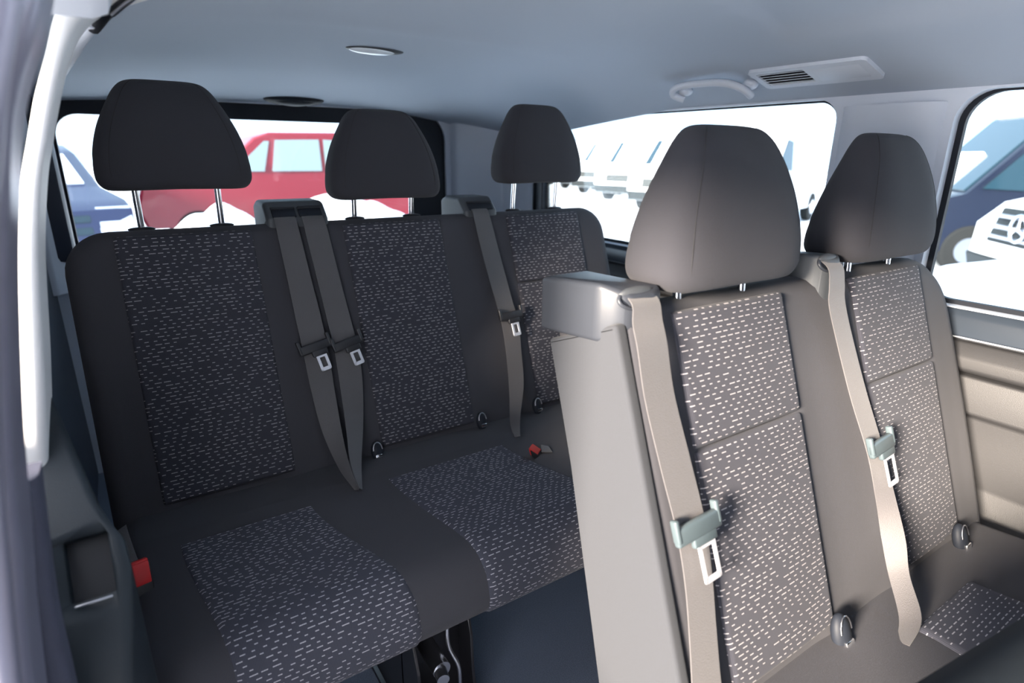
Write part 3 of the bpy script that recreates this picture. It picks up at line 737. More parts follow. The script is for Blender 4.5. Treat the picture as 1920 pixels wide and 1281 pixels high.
# narrow stitched channels between the seats
for x in (0.345, 0.80):
    pass
for xs, (z0, z1), yy in ((0.115, (1.073, 1.288), 1.478), (0.580, (1.040, 1.253), 1.478), (1.062, (1.070, 1.287), 1.478)):
    h = headrest(rb, xs+0.004, yy, z0, z1, w=0.146, tilt=0.12)
    rods(h, xs, 1.4915, yy+0.004, 0.985, z0+0.02)
    for sx in (-1, 1): guide(rb, xs+sx*0.078, 1.489, 0.990)
PR = cushion_profile(1.245, 0.448, 0.458, 0.765, 0.295)
sweep('seat_cushion', PR, -0.100, 1.305, 0.045, 'seat_fabric', rb, 30)
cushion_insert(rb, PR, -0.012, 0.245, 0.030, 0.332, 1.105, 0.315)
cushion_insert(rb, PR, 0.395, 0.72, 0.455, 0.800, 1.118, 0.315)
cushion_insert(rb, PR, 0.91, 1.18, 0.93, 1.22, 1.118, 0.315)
# belt housings on the top edge
def rear_housing(x0, x1, zt, y0=1.435, y1=1.60, slot=True, n=1):
    poly = [(y1, 0.93), (y1, zt-0.012), (y1-0.03, zt), (y0+0.05, zt), (y0+0.012, zt-0.035), (y0+0.002, 0.93)]
    pts, nr = round_profile(poly, [0.005, 0.012, 0.012, 0.02, 0.01, 0.005], 4)
    h = sweep('belt_housing', (pts, nr), x0, x1, 0.012, 'dark_plastic', rb, 6)
    w = (x1-x0-0.022)/n
    for k in range(n):
        a = x0+0.011+k*w; bm = bmesh.new()
        c = Vector(((a+a+w)/2, y0+0.022, zt-0.026)); ty = Vector((0, 0.038, 0.035)).normalized(); nn = Vector((0, -ty.z, ty.y))
        add_obox(bm, c, (1, 0, 0), ty, nn, w/2-0.003, 0.012, 0.004, 0.003); from_bm('belt_slot', bm, 'bezel', h)
        bm = bmesh.new(); add_obox(bm, c+ty*0.014+nn*0.003, (1, 0, 0), ty, nn, w/2-0.002, 0.004, 0.004, 0.003); from_bm('slot_visor', bm, 'black_plastic', h)
    return h
rear_housing(0.282, 0.424, 1.038, n=2)
rear_housing(0.800, 0.905, 1.034)
def rb_pair(l, r, off): return (RB(l[0], l[1], off), RB(r[0], r[1], off))
def belt(name, pts, parent, B, label=None):
    pairs = [(p[0], p[1]) if len(p) == 2 and not isinstance(p[0], (float, int)) and len(p[0]) == 3 else None for p in pts]
    return ribbon(name, pairs, 'belt_web', parent, 0.0016, 8, 5, 0.0004)
# heights b along the backrest for a given z
def bz(z, B=RB): return (z-B.o[2])/UPV[2]
def bp(B, xl, xr, z, off, offr=None, zr=None):
    return (B(xl, bz(z, B), off), B(xr, bz(zr if zr is not None else z, B), offr if offr is not None else off))
b1_ = belt('seat_belt', [((0.300, 1.470, 1.012), (0.345, 1.470, 1.012)), ((0.297, 1.440, 1.000), (0.345, 1.440, 1.000)), bp(RB, 0.297, 0.346, 0.965, 0.006), bp(RB, 0.300, 0.352, 0.87, 0.008), bp(RB, 0.302, 0.358, 0.78, 0.010), bp(RB, 0.304, 0.360, 0.70, 0.014),
     bp(RB, 0.306, 0.358, 0.62, 0.014), bp(RB, 0.312, 0.352, 0.53, 0.020, 0.034), ((0.322, 1.185, 0.475), (0.340, 1.165, 0.490)), ((0.330, 1.105, 0.458), (0.333, 1.085, 0.468))], rb, RB)
b2_ = belt('seat_belt', [((0.362, 1.470, 1.012), (0.408, 1.470, 1.012)), ((0.360, 1.440, 1.000), (0.409, 1.440, 1.000)), bp(RB, 0.360, 0.412, 0.965, 0.006), bp(RB, 0.366, 0.418, 0.87, 0.008), bp(RB, 0.371, 0.425, 0.78, 0.010), bp(RB, 0.374, 0.430, 0.70, 0.014),
     bp(RB, 0.372, 0.426, 0.62, 0.016), bp(RB, 0.362, 0.408, 0.53, 0.038, 0.022), ((0.344, 1.168, 0.490), (0.372, 1.178, 0.480)), ((0.334, 1.088, 0.470), (0.344, 1.098, 0.458))], rb, RB)
b3_ = belt('seat_belt', [((0.822, 1.470, 1.010), (0.868, 1.470, 1.010)), ((0.818, 1.440, 0.998), (0.868, 1.440, 0.998)), bp(RB, 0.816, 0.868, 0.965, 0.006), bp(RB, 0.822, 0.877, 0.87, 0.008), bp(RB, 0.836, 0.890, 0.75, 0.010), bp(RB, 0.840, 0.895, 0.69, 0.014),
     bp(RB, 0.838, 0.888, 0.62, 0.014), bp(RB, 0.826, 0.868, 0.53, 0.018, 0.028), ((0.788, 1.195, 0.466), (0.806, 1.175, 0.480)), ((0.758, 1.130, 0.456), (0.764, 1.112, 0.466))], rb, RB)
tongue(b1_, RB(0.292, bz(0.708), 0.022), RB(0.368, bz(0.722), 0.022), 0.006, 'black_plastic', 0, 0.025, 0.040)
tongue(b2_, RB(0.368, bz(0.704), 0.024), RB(0.442, bz(0.719), 0.024), 0.008, 'black_plastic', 0, 0.025, 0.038)
tongue(b3_, RB(0.831, bz(0.712), 0.022), RB(0.908, bz(0.716), 0.022), 0.006, 'black_plastic', 0, 0.025, 0.040)
for x, z in ((0.430, 0.462), (0.722, 0.468), (0.905, 0.468)): anchor(rb, x, 1.235, z, 0.85)
bk = buckle(rb, (-0.066, 1.020, 0.488), (0.97, 0.2, 0), (-0.18, 0.88, -0.42), (0.0, 0.42, 0.90))
ribbon('buckle_strap', [((-0.098, 1.13, 0.50), (-0.078, 1.14, 0.505)), ((-0.095, 1.09, 0.487), (-0.073, 1.10, 0.487)), ((-0.09, 1.07, 0.46), (-0.068, 1.08, 0.46))], 'belt_web', bk, 0.0016)
bk = buckle(rb, (0.742, 1.020, 0.470), (0.8, 0.6, 0), (0.2, -0.2, -1), (-0.62, -0.05, 0.55))
ribbon('buckle_strap', [((0.765, 1.02, 0.462), (0.785, 1.05, 0.462)), ((0.79, 1.01, 0.459), (0.80, 1.04, 0.459))], 'belt_web', bk, 0.0016)

# steel feet under the rear bench
def bench_foot(parent, x0, x1, y0):
    bm = bmesh.new()
    add_poly_prism(bm, [(y0-0.02, 0.30), (y0-0.055, 0.20), (y0-0.05, 0.10), (y0-0.10, 0.0), (y0+0.22, 0.0), (y0+0.20, 0.30)], 'X', x0, x0+0.006, 0.001, 1)
    add_poly_prism(bm, [(y0-0.005, 0.30), (y0-0.03, 0.21), (y0-0.035, 0.12), (y0-0.06, 0.0), (y0+0.22, 0.0), (y0+0.20, 0.30)], 'X', x1-0.006, x1, 0.001, 1)
    add_box(bm, x0, x1, y0+0.02, y0+0.028, 0.0, 0.30, 0.001)
    add_box(bm, x0-0.01, x1+0.01, y0-0.09, y0+0.24, 0.0, 0.012, 0.002)
    f = from_bm('bench_foot', bm, 'black_metal', parent)
    xm = (x0+x1)/2
    tube('lock_bar', catmull([(xm+0.01, y0-0.03, 0.285), (xm+0.008, y0-0.035, 0.22), (xm+0.022, y0-0.05, 0.17), (xm+0.022, y0-0.055, 0.10), (xm+0.020, y0-0.06, 0.01)], 6), 0.0045, 'steel', f, 10)
    bm = bmesh.new(); add_tube(bm, [(x0+0.036, y0-0.092, 0.204), (x0+0.040, y0-0.070, 0.204)], [0.012, 0.013], 18); add_tube(bm, [(x0+0.044, y0-0.070, 0.204), (x0+0.046, y0+0.03, 0.204)], [0.018, 0.018], 18)
    from_bm('foot_bolt', bm, 'steel', f)
    return f
bench_foot(rb, 0.335, 0.470, 0.875)
bench_foot(rb, 1.10, 1.24, 0.90)

# ---- two-seat bench in front
mb = empty('middle_bench_seat', (1.0, 0.35, 0.0), 'nearer two-seat bench with light side panel, right foreground', 'bench seat', None)
MINS = [(0.622, 0.880), (1.088, 1.350)]
def mrf(a, b): return 0.018+0.026*smooth01((a+0.42)/0.15)
backrest(MB, 0.532, 1.490, -0.16, LB+0.020, 0.155, 0.13, 0.018, mb, lambda sx, sy: (1.0 if sy > 0 else 0.3) if sx > 0 else 0.12, mrf, 0.022, MINS)
for (a, b) in MINS: insert_panel(MB, a, b, 0.012, LB-0.002, LB-0.200, mb, split=True)
# pale side cover of the backrest, running down to the floor
def side_cover():
    B = MB; P = []
    T0, T1 = -0.004, -0.152
    _h = 0
    pts = [B(0, LB-0.004, T0-0.004), B(0, 0.30, T0), B(0, -0.02, T0+0.004), B(0, -0.20, T0+0.006), B(0, -0.40, T0-0.01), B(0, -0.42, T1-0.06), B(0, -0.20, T1-0.052), B(0, 0.10, T1-0.03), B(0, 0.36, T1-0.012), B(0, LB-0.012, T1-0.010)]
    poly = [(p[1], p[2]) for p in pts]
    prof = round_profile(poly, [0.006]+[0.05]*3+[0.02]*2+[0.05]*3+[0.006], 5)
    sweep('side_cover', prof, 0.522, 0.545, 0.007, 'side_fabric', mb, 3)
side_cover()
for xs in (0.745, 1.212):
    h = headrest(mb, xs+0.017, 0.577, 0.967, 1.193, w=0.156, tilt=0.10, dk=1.15)
    rods(h, xs-0.006, 0.565, 0.570, 0.93, 1.0, 0.075)
    for sx in (-1, 1): guide(mb, xs-0.006+sx*0.075, 0.560, 0.985, True, 'tongue_plastic')
PM = cushion_profile(0.350, 0.402, 0.410, -0.03, 0.25)
sweep('seat_cushion', PM, 0.535, 1.475, 0.045, 'seat_fabric', mb, 24)
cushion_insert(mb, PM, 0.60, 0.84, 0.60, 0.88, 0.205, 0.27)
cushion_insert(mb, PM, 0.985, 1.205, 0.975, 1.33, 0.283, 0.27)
bm = bmesh.new(); add_box(bm, 0.58, 1.44, 0.0, 0.36, 0.03, 0.27, 0.02); from_bm('seat_frame', bm, 'black_metal', mb)
for x in (0.66, 1.33):
    bm = bmesh.new(); add_box(bm, x-0.03, x+0.03, -0.05, 0.40, 0.0, 0.032, 0.004); from_bm('floor_rail', bm, 'black_metal', mb)

def mid_housing(x0, x1, poly, rads, slot_c, slot_w, m):
    pts, nr = round_profile(poly, rads, 5); h = sweep('belt_housing', (pts, nr), x0, x1, 0.010, m, mb, 5)
    return h
ph = [(0.706, 0.893), (0.712, 0.958), (0.685, 0.985), (0.590, 0.992), (0.545, 0.978), (0.522, 0.945), (0.505, 0.905), (0.520, 0.888)]
def prism_housing(x0, x1, yf, yb, z0, z1, m):
    w = x1-x0; plan = [(x0, yb), (x0, yf+0.040), (x0+0.16*w, yf+0.014), (x0+0.30*w, yf+0.004), (x0+0.75*w, yf), (x1, yf+0.012), (x1, yb)]
    bm = bmesh.new(); add_poly_prism(bm, plan, 'Z', z0, z1, 0.011, 4)
    for v in bm.verts:
        if v.co.z < (z0+z1)/2: v.co.z += 0.016*max(0, (yf+0.16-v.co.y)/0.16)
        else: v.co.z -= 0.012*max(0, (v.co.y-(yb-0.07))/0.07)+0.014*max(0.0, (yf+0.03-v.co.y)/0.03)
    return from_bm('belt_housing', bm, m, mb, 50)
h1 = prism_housing(0.518, 0.610, 0.536, 0.706, 0.892, 0.986, 'housing_plastic')
def slot(h, xc, y, z, w, nrm, up):
    nrm = Vector(nrm).normalized(); up = Vector(up).normalized()
    bm = bmesh.new(); bmesh.ops.create_uvsphere(bm, u_segments=24, v_segments=10, radius=1); c0 = Vector((xc, y, z))
    for v in bm.verts: c = v.co.copy(); v.co = c0+Vector((1, 0, 0))*c.x*w+up*c.y*0.013+nrm*c.z*0.004
    from_bm('belt_slot', bm, 'bezel', h, 60)
    pts = [c0+Vector((1, 0, 0))*(w*1.02*math.cos(t*2*math.pi/28))+up*0.0145*math.sin(t*2*math.pi/28)+nrm*0.001 for t in range(28)]
    tube('slot_rim', pts, 0.0028, 'housing_plastic' if h.name == 'belt_housing' or True else '', h, 8, True)
    bm = bmesh.new(); bmesh.ops.create_uvsphere(bm, u_segments=24, v_segments=10, radius=1)
    for v in bm.verts: c = v.co.copy(); v.co = c0+Vector((1, 0, 0))*c.x*(w*0.93)+up*(c.y*0.008+0.009)+nrm*(c.z*0.0075+0.002)
    from_bm('slot_visor', bm, 'dark_plastic', h, 60)
slot(h1, 0.566, 0.548, 0.966, 0.035, (0, -0.84, 0.54), (0, 0.54, 0.84))
ph2 = [(0.64, 0.89), (0.64, 0.975), (0.62, 0.998), (0.575, 1.000), (0.548, 0.985), (0.530, 0.955), (0.512, 0.905), (0.53, 0.89)]
h2 = prism_housing(0.978, 1.050, 0.530, 0.620, 0.892, 0.994, 'dark_plastic')
slot(h2, 1.014, 0.541, 0.974, 0.029, (0, -0.84, 0.54), (0, 0.54, 0.84))

def bm_(xl, xr, z, off, offr=None): return bp(MB, xl, xr, z, off, offr)
b4_ = belt('seat_belt', [((0.543, 0.548, 0.972), (0.592, 0.548, 0.972)), ((0.540, 0.532, 0.962), (0.590, 0.532, 0.962)), ((0.534, 0.523, 0.940), (0.586, 0.521, 0.940)), bm_(0.530, 0.584, 0.905, 0.018), bm_(0.534, 0.588, 0.84, 0.012), bm_(0.542, 0.598, 0.75, 0.012), bm_(0.549, 0.604, 0.67, 0.014),
     bm_(0.549, 0.602, 0.60, 0.013), bm_(0.541, 0.594, 0.53, 0.012), bm_(0.530, 0.586, 0.46, 0.012), bm_(0.526, 0.582, 0.40, 0.014), bm_(0.524, 0.580, 0.34, 0.012)], mb, MB)
tongue(b4_, MB(0.535, bz(0.668, MB), 0.024), MB(0.622, bz(0.672, MB), 0.024), 0.008, 'tongue_plastic', 0, 0.034, 0.056, bar_h=0.013)
b5_ = belt('seat_belt', [((0.992, 0.542, 0.980), (1.036, 0.542, 0.980)), ((0.989, 0.525, 0.968), (1.034, 0.525, 0.968)), ((0.984, 0.516, 0.940), (1.031, 0.516, 0.940)), bm_(0.984, 1.034, 0.905, 0.014), bm_(0.996, 1.046, 0.85, 0.010), bm_(1.012, 1.064, 0.75, 0.010), bm_(1.030, 1.082, 0.65, 0.014),
     bm_(1.038, 1.074, 0.57, 0.012, 0.026), bm_(1.040, 1.060, 0.50, 0.010, 0.040), ((1.034, 0.352, 0.452), (1.040, 0.322, 0.465)), ((0.990, 0.306, 0.412), (0.998, 0.278, 0.428)), ((0.938, 0.286, 0.404), (0.942, 0.268, 0.409))], mb, MB)
tongue(b5_, MB(1.022, bz(0.655, MB), 0.024), MB(1.100, bz(0.660, MB), 0.024), 0.012, 'tongue_plastic', 0, 0.034, 0.056, bar_h=0.013)
anchor(mb, 0.872, 0.340, 0.412, 1.15); anchor(mb, 1.318, 0.340, 0.415, 1.1)

# ---- front seat whose top corner blurs into the lower right
fs = empty('front_seat', (0.85, -0.25, 0.0), 'out-of-focus seat back in the bottom right corner, its shadow put into the cloth colour', 'seat', None)
FA = math.radians(-32)
def ffn(a, b, c):
    up = np.array([0, math.cos(0.62), math.sin(0.62)]); nn = np.array([0, -math.sin(0.62), math.cos(0.62)])
    return np.array([0.80+a, -0.085-0.08*(a+0.44), 0.475-0.10*(a+0.44)])+up*(b+0.05)+nn*c
pillow('backrest', 0.42, 0.27, 0.07, 0.11, 0.04, 'shaded_cloth', fs, ffn)
bm = bmesh.new(); add_box(bm, 0.60, 1.12, -0.75, -0.30, 0.22, 0.40, 0.05, 4); from_bm('seat_cushion', bm, 'seat_fabric', fs)
bm = bmesh.new(); add_box(bm, 0.64, 1.08, -0.70, -0.34, 0.0, 0.23, 0.01); from_bm('seat_base', bm, 'black_metal', fs)

# ------------------------------------------------------------------ outside
GZ = -0.50
def hgt(x, y):
    return GZ
def snow_ground():
    n = 90; V = []; F = []
    for j in range(n+1):
        for i in range(n+1):
            x = -40+110*i/n; y = -40+120*j/n
            z = GZ+0.03*math.sin(x*1.3+y*0.7)*math.cos(y*1.1)
            V.append((x, y, z))
    for j in range(n):
        for i in range(n): a = j*(n+1)+i; F.append((a, a+1, a+n+2, a+n+1))
    o = mesh('snow_ground', V, F, 'snow', None, None, True); tag(o, 'trampled snow covering the parking lot', None, None, 'structure'); return o
snow_ground()

def mound(name, cx_, cy_, rx, ry, h, seed, label):
    rnd = random.Random(seed); n = 48; V = []; F = []; ph_ = [rnd.uniform(0, 6.28) for _ in range(14)]
    for j in range(n+1):
        for i in range(n+1):
            u = -1+2*i/n; v = -1+2*j/n; d = math.hypot(u, v)
            x = cx_+u*rx; y = cy_+v*ry; base = max(0, 1-d*d)**0.8
            lump = sum(math.sin(x*(2.2+k*1.7)+ph_[k])*math.cos(y*(2.0+k*1.5)+ph_[k+7])/(1.6+k*0.8) for k in range(7))*0.11
            V.append((x, y, GZ-0.05+h*base*(1+lump*1.2)+0.05*base))
    for j in range(n):
        for i in range(n): a = j*(n+1)+i; F.append((a, a+1, a+n+2, a+n+1))
    b = len(V); V.append((cx_, cy_, GZ-0.2))
    per = [i for i in range(n+1)]+[j*(n+1)+n for j in range(1, n+1)]+[n*(n+1)+i for i in range(n-1, -1, -1)]+[j*(n+1) for j in range(n-1, 0, -1)]
    for k in range(len(per)): F.append((per[k], b, per[(k+1) % len(per)]))
    o = mesh(name, V, F, 'snow', None, None, True); tag(o, label, 'snow pile', None); return o

def wheel(parent, x, y, z, r, w, axis='X', m='steel'):
    """tyre with rim; axis is the axle direction"""
    bm = bmesh.new(); ax = Vector((1, 0, 0)) if axis == 'X' else Vector((0, 1, 0)); c = Vector((x, y, z))
    add_tube(bm, [c-ax*w/2, c-ax*w*0.42, c+ax*w*0.42, c+ax*w/2], [r*0.9, r, r, r*0.9], 28); t = from_bm('wheel', bm, 'tyre', parent, 30)
    bm = bmesh.new(); add_tube(bm, [c-ax*w*0.53, c+ax*w*0.53], [r*0.58, r*0.58], 20); from_bm('wheel_rim', bm, m, t, 30)
    return t

def vehicle(name, label, cat, loc, heading, profile, width, paint, windows, wheels, front=None, group=None, wr=0.36, extra=None):
    """body made by extruding a side profile (length s, height h) across its width with tumblehome; heading = yaw of the +s (nose) direction"""
    e = empty(name, loc, label, cat, group); e.rotation_euler = (0, 0, heading)
    hw = width/2; V = []; F = []; n = len(profile)
    cols = [-1.0, -0.96, -0.80, 0, 0.80, 0.96, 1.0]
    hmax = max(p[1] for p in profile); belt_h = hmax*0.55
    for cidx, q in enumerate(cols):
        for (s, h) in profile:
            tum = 1-0.10*max(0, (h-belt_h)/(hmax-belt_h+1e-6)); dr = 0.06*(abs(q) > 0.99)+0.012*(0.9 < abs(q) < 0.99)
            sc = sum(p[0] for p in profile)/n; ch = hmax*0.5
            s2 = s-(s-sc)*dr*0.35; h2 = h-(h-ch)*dr*0.6
            V.append((s2, q*hw*tum, h2))
    for c in range(len(cols)-1):
        for k in range(n): F.append((c*n+k, c*n+(k+1) % n, (c+1)*n+(k+1) % n, (c+1)*n+k))
    F.append(list(range(n))[::-1]); F.append([(len(cols)-1)*n+k for k in range(n)])
    me = bpy.data.meshes.new('body'); me.from_pydata(V, [], F); me.materials.append(MATS[paint])
    bmx = bmesh.new(); bmx.from_mesh(me); bmesh.ops.recalc_face_normals(bmx, faces=bmx.faces); bmx.to_mesh(me); bmx.free()
    me.polygons.foreach_set('use_smooth', [True]*len(me.polygons)); me.set_sharp_from_angle(angle=math.radians(35))
    body = bpy.data.objects.new('body', me); col.objects.link(body); body.parent = e
    def half(h): return hw*(1-0.10*max(0, (h-belt_h)/(hmax-belt_h+1e-6)))
    def panel(nm, poly, m, side, th=0.012, par=e):
        A = []; bm2 = bmesh.new(); A = [bm2.verts.new((s, side*(half(h)+th), h)) for s, h in poly]; Bv = [bm2.verts.new((s, side*(half(h)-0.03), h)) for s, h in poly]
        bm2.faces.new(A); bm2.faces.new(Bv[::-1])
        for k in range(len(poly)): bm2.faces.new((A[k], Bv[k], Bv[(k+1) % len(poly)], A[(k+1) % len(poly)]))
        bmesh.ops.recalc_face_normals(bm2, faces=bm2.faces)
        me_ = bpy.data.meshes.new(nm); bm2.to_mesh(me_); bm2.free(); me_.materials.append(MATS[m]); o = bpy.data.objects.new(nm, me_); col.objects.link(o); o.parent = par; return o
    for poly, m in windows:
        for sd in (-1, 1): panel('side_window', poly, m, sd)
    def cross(nm, pts, m, y0, y1, th=0.02):
        """panel across the width following two profile points"""
        (s0, h0), (s1, h1) = pts; d = Vector((s1-s0, 0, h1-h0)).normalized(); nn = Vector((d.z, 0, -d.x))
        if nn.x < 0: nn = -nn
        bm2 = bmesh.new()
        A = [Vector((s0, y0*half(h0)/hw, h0)), Vector((s0, y1*half(h0)/hw, h0)), Vector((s1, y1*half(h1)/hw, h1)), Vector((s1, y0*half(h1)/hw, h1))]
        a = [bm2.verts.new(p_+nn*th) for p_ in A]; b = [bm2.verts.new(p_-nn*0.03) for p_ in A]; bm2.faces.new(a); bm2.faces.new(b[::-1])
        for k in range(4): bm2.faces.new((a[k], b[k], b[(k+1) % 4], a[(k+1) % 4]))
        bmesh.ops.recalc_face_normals(bm2, faces=bm2.faces)
        bmesh.ops.bevel(bm2, geom=list(bm2.edges), offset=0.01, segments=2, affect='EDGES', clamp_overlap=True)
        me_ = bpy.data.meshes.new(nm); bm2.to_mesh(me_); bm2.free(); me_.materials.append(MATS[m]); o = bpy.data.objects.new(nm, me_); col.objects.link(o); o.parent = e; return o
    for item in (front or []): cross(*item)
    for s in wheels:
        for sd in (-1, 1):
            bm2 = bmesh.new(); add_tube(bm2, [(s, sd*(hw-0.20), wr), (s, sd*(hw-0.17), wr), (s, sd*(hw+0.0), wr), (s, sd*(hw+0.012), wr)], [wr*0.9, wr, wr, wr*0.9], 26)
            me_ = bpy.data.meshes.new('wheel'); bmesh.ops.recalc_face_normals(bm2, faces=bm2.faces); bm2.to_mesh(me_); bm2.free(); me_.materials.append(MATS['tyre']); o = bpy.data.objects.new('wheel', me_); col.objects.link(o); o.parent = e
            bm2 = bmesh.new(); add_tube(bm2, [(s, sd*(hw-0.1), wr), (s, sd*(hw+0.02), wr)], [wr*0.58, wr*0.52], 20)
            me_ = bpy.data.meshes.new('wheel_rim'); bmesh.ops.recalc_face_normals(bm2, faces=bm2.faces); bm2.to_mesh(me_); bm2.free(); me_.materials.append(MATS['steel']); o2 = bpy.data.objects.new('wheel_rim', me_); col.objects.link(o2); o2.parent = o
    return e

def copy_tree(o, parent=None):
    c = o.copy(); col.objects.link(c); c.parent = parent
    for ch in list(o.children): copy_tree(ch, c)
    return c

# red pickup behind the tailgate, side-on
pick = [(-2.3, 0.45), (2.2, 0.45), (2.3, 0.75), (2.2, 1.10), (1.15, 1.25), (0.45, 1.88), (0.2, 1.97), (-1.5, 2.00), (-1.75, 1.90), (-2.15, 1.28), (-2.3, 1.2)]
vehicle('red_car', 'red car seen side-on through the tailgate window, snow piled against it', 'car', (2.55, 11.9, GZ), math.pi, pick, 1.85, 'red_paint',
        [([(0.30, 1.82), (0.85, 1.33), (0.35, 1.33), (0.22, 1.82)], 'snowlit_glass'), ([(0.12, 1.84), (0.22, 1.33), (-0.62, 1.33), (-0.62, 1.86)], 'snowlit_glass'), ([(-0.70, 1.86), (-0.70, 1.33), (-1.85, 1.33), (-1.55, 1.82)], 'snowlit_glass')], (1.45, -1.5),
        [('headlamp', ((2.30, 0.78), (2.22, 1.0)), 'headlamp', -0.85, -0.45), ('headlamp', ((2.30, 0.78), (2.22, 1.0)), 'headlamp', 0.45, 0.85)])
# blue car, nose toward the van
bluep = [(-2.2, 0.25), (2.1, 0.25), (2.22, 0.5), (2.15, 0.92), (1.95, 1.03), (1.05, 1.16), (0.35, 1.62), (0.0, 1.72), (-1.4, 1.70), (-2.1, 1.25), (-2.25, 0.9)]
bc = vehicle('blue_car', 'dark blue car with silver headlamp and snowy windscreen, left behind the tailgate glass', 'car', (-1.30, 11.2, GZ), math.radians(-74), bluep, 1.85, 'blue_paint',
        [([(0.3, 1.58), (0.85, 1.25), (-0.5, 1.22), (-0.5, 1.62)], 'car_glass')], (1.4, -1.4),
        [('windscreen', ((1.0, 1.19), (0.40, 1.58)), 'snow', -0.75, 0.75), ('grille', ((2.20, 0.62), (2.17, 0.72)), 'car_glass', -0.42, 0.42), ('grille', ((2.18, 0.77), (2.15, 0.86)), 'car_glass', -0.42, 0.42),
         ('headlamp', ((2.20, 0.62), (2.10, 0.95)), 'headlamp', -0.90, -0.50), ('headlamp', ((2.20, 0.62), (2.10, 0.95)), 'headlamp', 0.50, 0.90),
         ('bumper_trim', ((2.20, 0.34), (2.225, 0.46)), 'grey_cladding', -0.7, 0.7)])
# white vans parked in a row
vanp = [(-2.6, 0.35), (2.35, 0.32), (2.5, 0.55), (2.48, 0.95), (2.25, 1.18), (1.75, 1.32), (0.95, 2.15), (0.6, 2.35), (-2.4, 2.42), (-2.6, 2.2)]
VW = [([(1.30, 1.75), (1.62, 1.36), (0.60, 1.32), (0.60, 1.98), (1.02, 2.02)], 'car_glass')]
def VF(grille_m='grey_cladding', screen='car_glass'):
    return [('windscreen', ((1.70, 1.38), (1.0, 2.10)), 'car_glass', -0.86, 0.86), ('screen_snow', ((1.70, 1.36), (1.0, 2.12)), screen, -0.62, 0.90, 0.05), ('grille', ((2.49, 0.72), (2.46, 0.98)), grille_m, -0.48, 0.48),
            ('headlamp', ((2.46, 0.80), (2.30, 1.12)), 'headlamp', -0.92, -0.62), ('headlamp', ((2.46, 0.80), (2.30, 1.12)), 'headlamp', 0.62, 0.92),
            ('bumper', ((2.42, 0.34), (2.50, 0.60)), 'grey_cladding', -0.95, 0.95)]
wv = vehicle('white_van', 'nearest white van of the parked row, right of the front headrest', 'van', (13.9, 9.6, GZ), math.radians(196), vanp, 1.95, 'white_paint', VW, (1.55, -1.6), VF(screen='snow'), 'white vans parked in a row')
spots = [(15.9, 13.4, 'white van second from the right in the row outside, mostly behind the front headrest'), (17.6, 16.9, 'white van third from the right in the row outside, mostly behind the front headrest'),
         (19.3, 20.4, 'white van with round dark grille, just left of the front headrest'), (21.0, 23.9, 'white van in the parked row, second to the left of the front headrest'),
         (22.7, 27.4, 'white van in the parked row, third to the left of the front headrest'), (24.4, 30.9, 'farthest white van of the row, beside the right-hand rear headrest')]
for x, y, lb in spots:
    c = copy_tree(wv); c.location = (x, y, GZ); c['label'] = lb
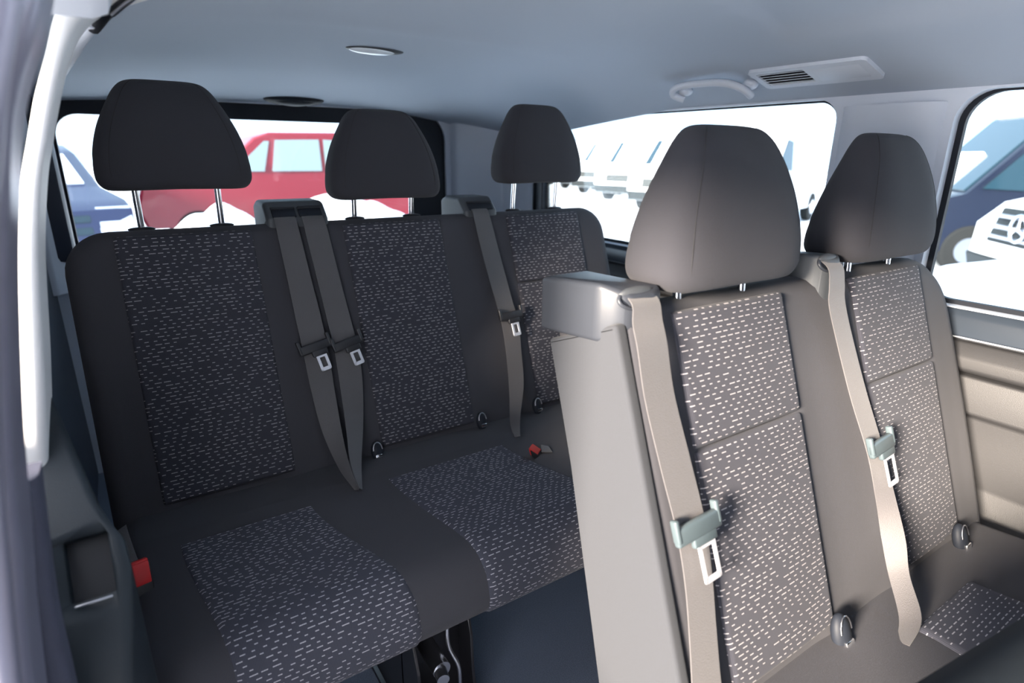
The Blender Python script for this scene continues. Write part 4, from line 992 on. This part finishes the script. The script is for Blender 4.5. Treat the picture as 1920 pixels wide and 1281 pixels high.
# dark van and white van at the right
tallp = [(-2.6, 0.35), (2.35, 0.32), (2.5, 0.50), (2.48, 0.82), (2.25, 1.02), (1.75, 1.17), (0.80, 2.25), (0.5, 2.40), (-2.4, 2.45), (-2.6, 2.2)]
vehicle('dark_van', 'dark blue van with snow on its windscreen, outside the right edge window', 'van', (12.05, 3.02, GZ), math.radians(133), tallp, 1.95, 'dark_paint', [([(1.02, 1.86), (1.55, 1.24), (0.50, 1.20), (0.50, 2.05), (0.84, 2.08)], 'car_glass')], (1.55, -1.6),
        [('windscreen', ((1.73, 1.19), (0.83, 2.21)), 'car_glass', -0.88, 0.88), ('screen_snow', ((1.70, 1.23), (1.28, 1.70)), 'snow', -0.84, 0.25, 0.07), ('hood_snow', ((2.28, 1.01), (1.84, 1.14)), 'snow', -0.85, 0.60, 0.07), ('roof_snow', ((0.78, 2.27), (0.5, 2.40)), 'snow', -0.9, 0.9, 0.05),
         ('headlamp', ((2.46, 0.80), (2.30, 1.12)), 'headlamp', -0.92, -0.62), ('headlamp', ((2.46, 0.80), (2.30, 1.12)), 'headlamp', 0.62, 0.92), ('bumper', ((2.42, 0.34), (2.50, 0.60)), 'grey_cladding', -0.95, 0.95)])
gv = vehicle('snowy_van', 'white van with a chrome-barred grille and round star emblem at the right edge', 'van', (9.38, 0.38, GZ), math.radians(135), vanp, 1.95, 'white_paint', VW, (1.55, -1.6),
        [('windscreen', ((1.70, 1.38), (1.0, 2.10)), 'car_glass', -0.80, 0.80), ('grille', ((2.50, 0.78), (2.40, 1.14)), 'grey_cladding', -0.60, 0.60), ('bumper', ((2.42, 0.34), (2.50, 0.62)), 'grey_cladding', -0.95, 0.95)])
for k in range(3):
    bm2 = bmesh.new(); add_box(bm2, 2.47, 2.545, -0.57, 0.57, 0.83+k*0.11, 0.865+k*0.11, 0.006); me_ = bpy.data.meshes.new('grille_bar'); bm2.to_mesh(me_); bm2.free(); me_.materials.append(MATS['steel']); o = bpy.data.objects.new('grille_bar', me_); col.objects.link(o); o.parent = gv
bm2 = bmesh.new(); add_tube(bm2, [(2.56, 0.13*math.cos(t*math.pi/16), 0.97+0.13*math.sin(t*math.pi/16)) for t in range(32)], 0.016, 8, True)
for k in range(3):
    a = math.pi/2+k*2*math.pi/3; add_tube(bm2, [(2.56, 0, 0.97), (2.56, 0.125*math.cos(a), 0.97+0.125*math.sin(a))], [0.02, 0.006], 8)
me_ = bpy.data.meshes.new('emblem'); bm2.to_mesh(me_); bm2.free(); me_.materials.append(MATS['chrome']); o = bpy.data.objects.new('emblem', me_); col.objects.link(o); o.parent = gv

mound('snow_pile', 2.75, 9.0, 1.75, 1.2, 1.02, 3, 'lumpy snow pile in front of the red car')
mound('snow_pile', 0.75, 6.7, 1.05, 0.9, 1.08, 8, 'low snow pile in front of the blue car')
mound('snow_pile', 3.6, 1.15, 1.0, 1.25, 1.13, 5, 'snow pile below the dark van at the right edge window')
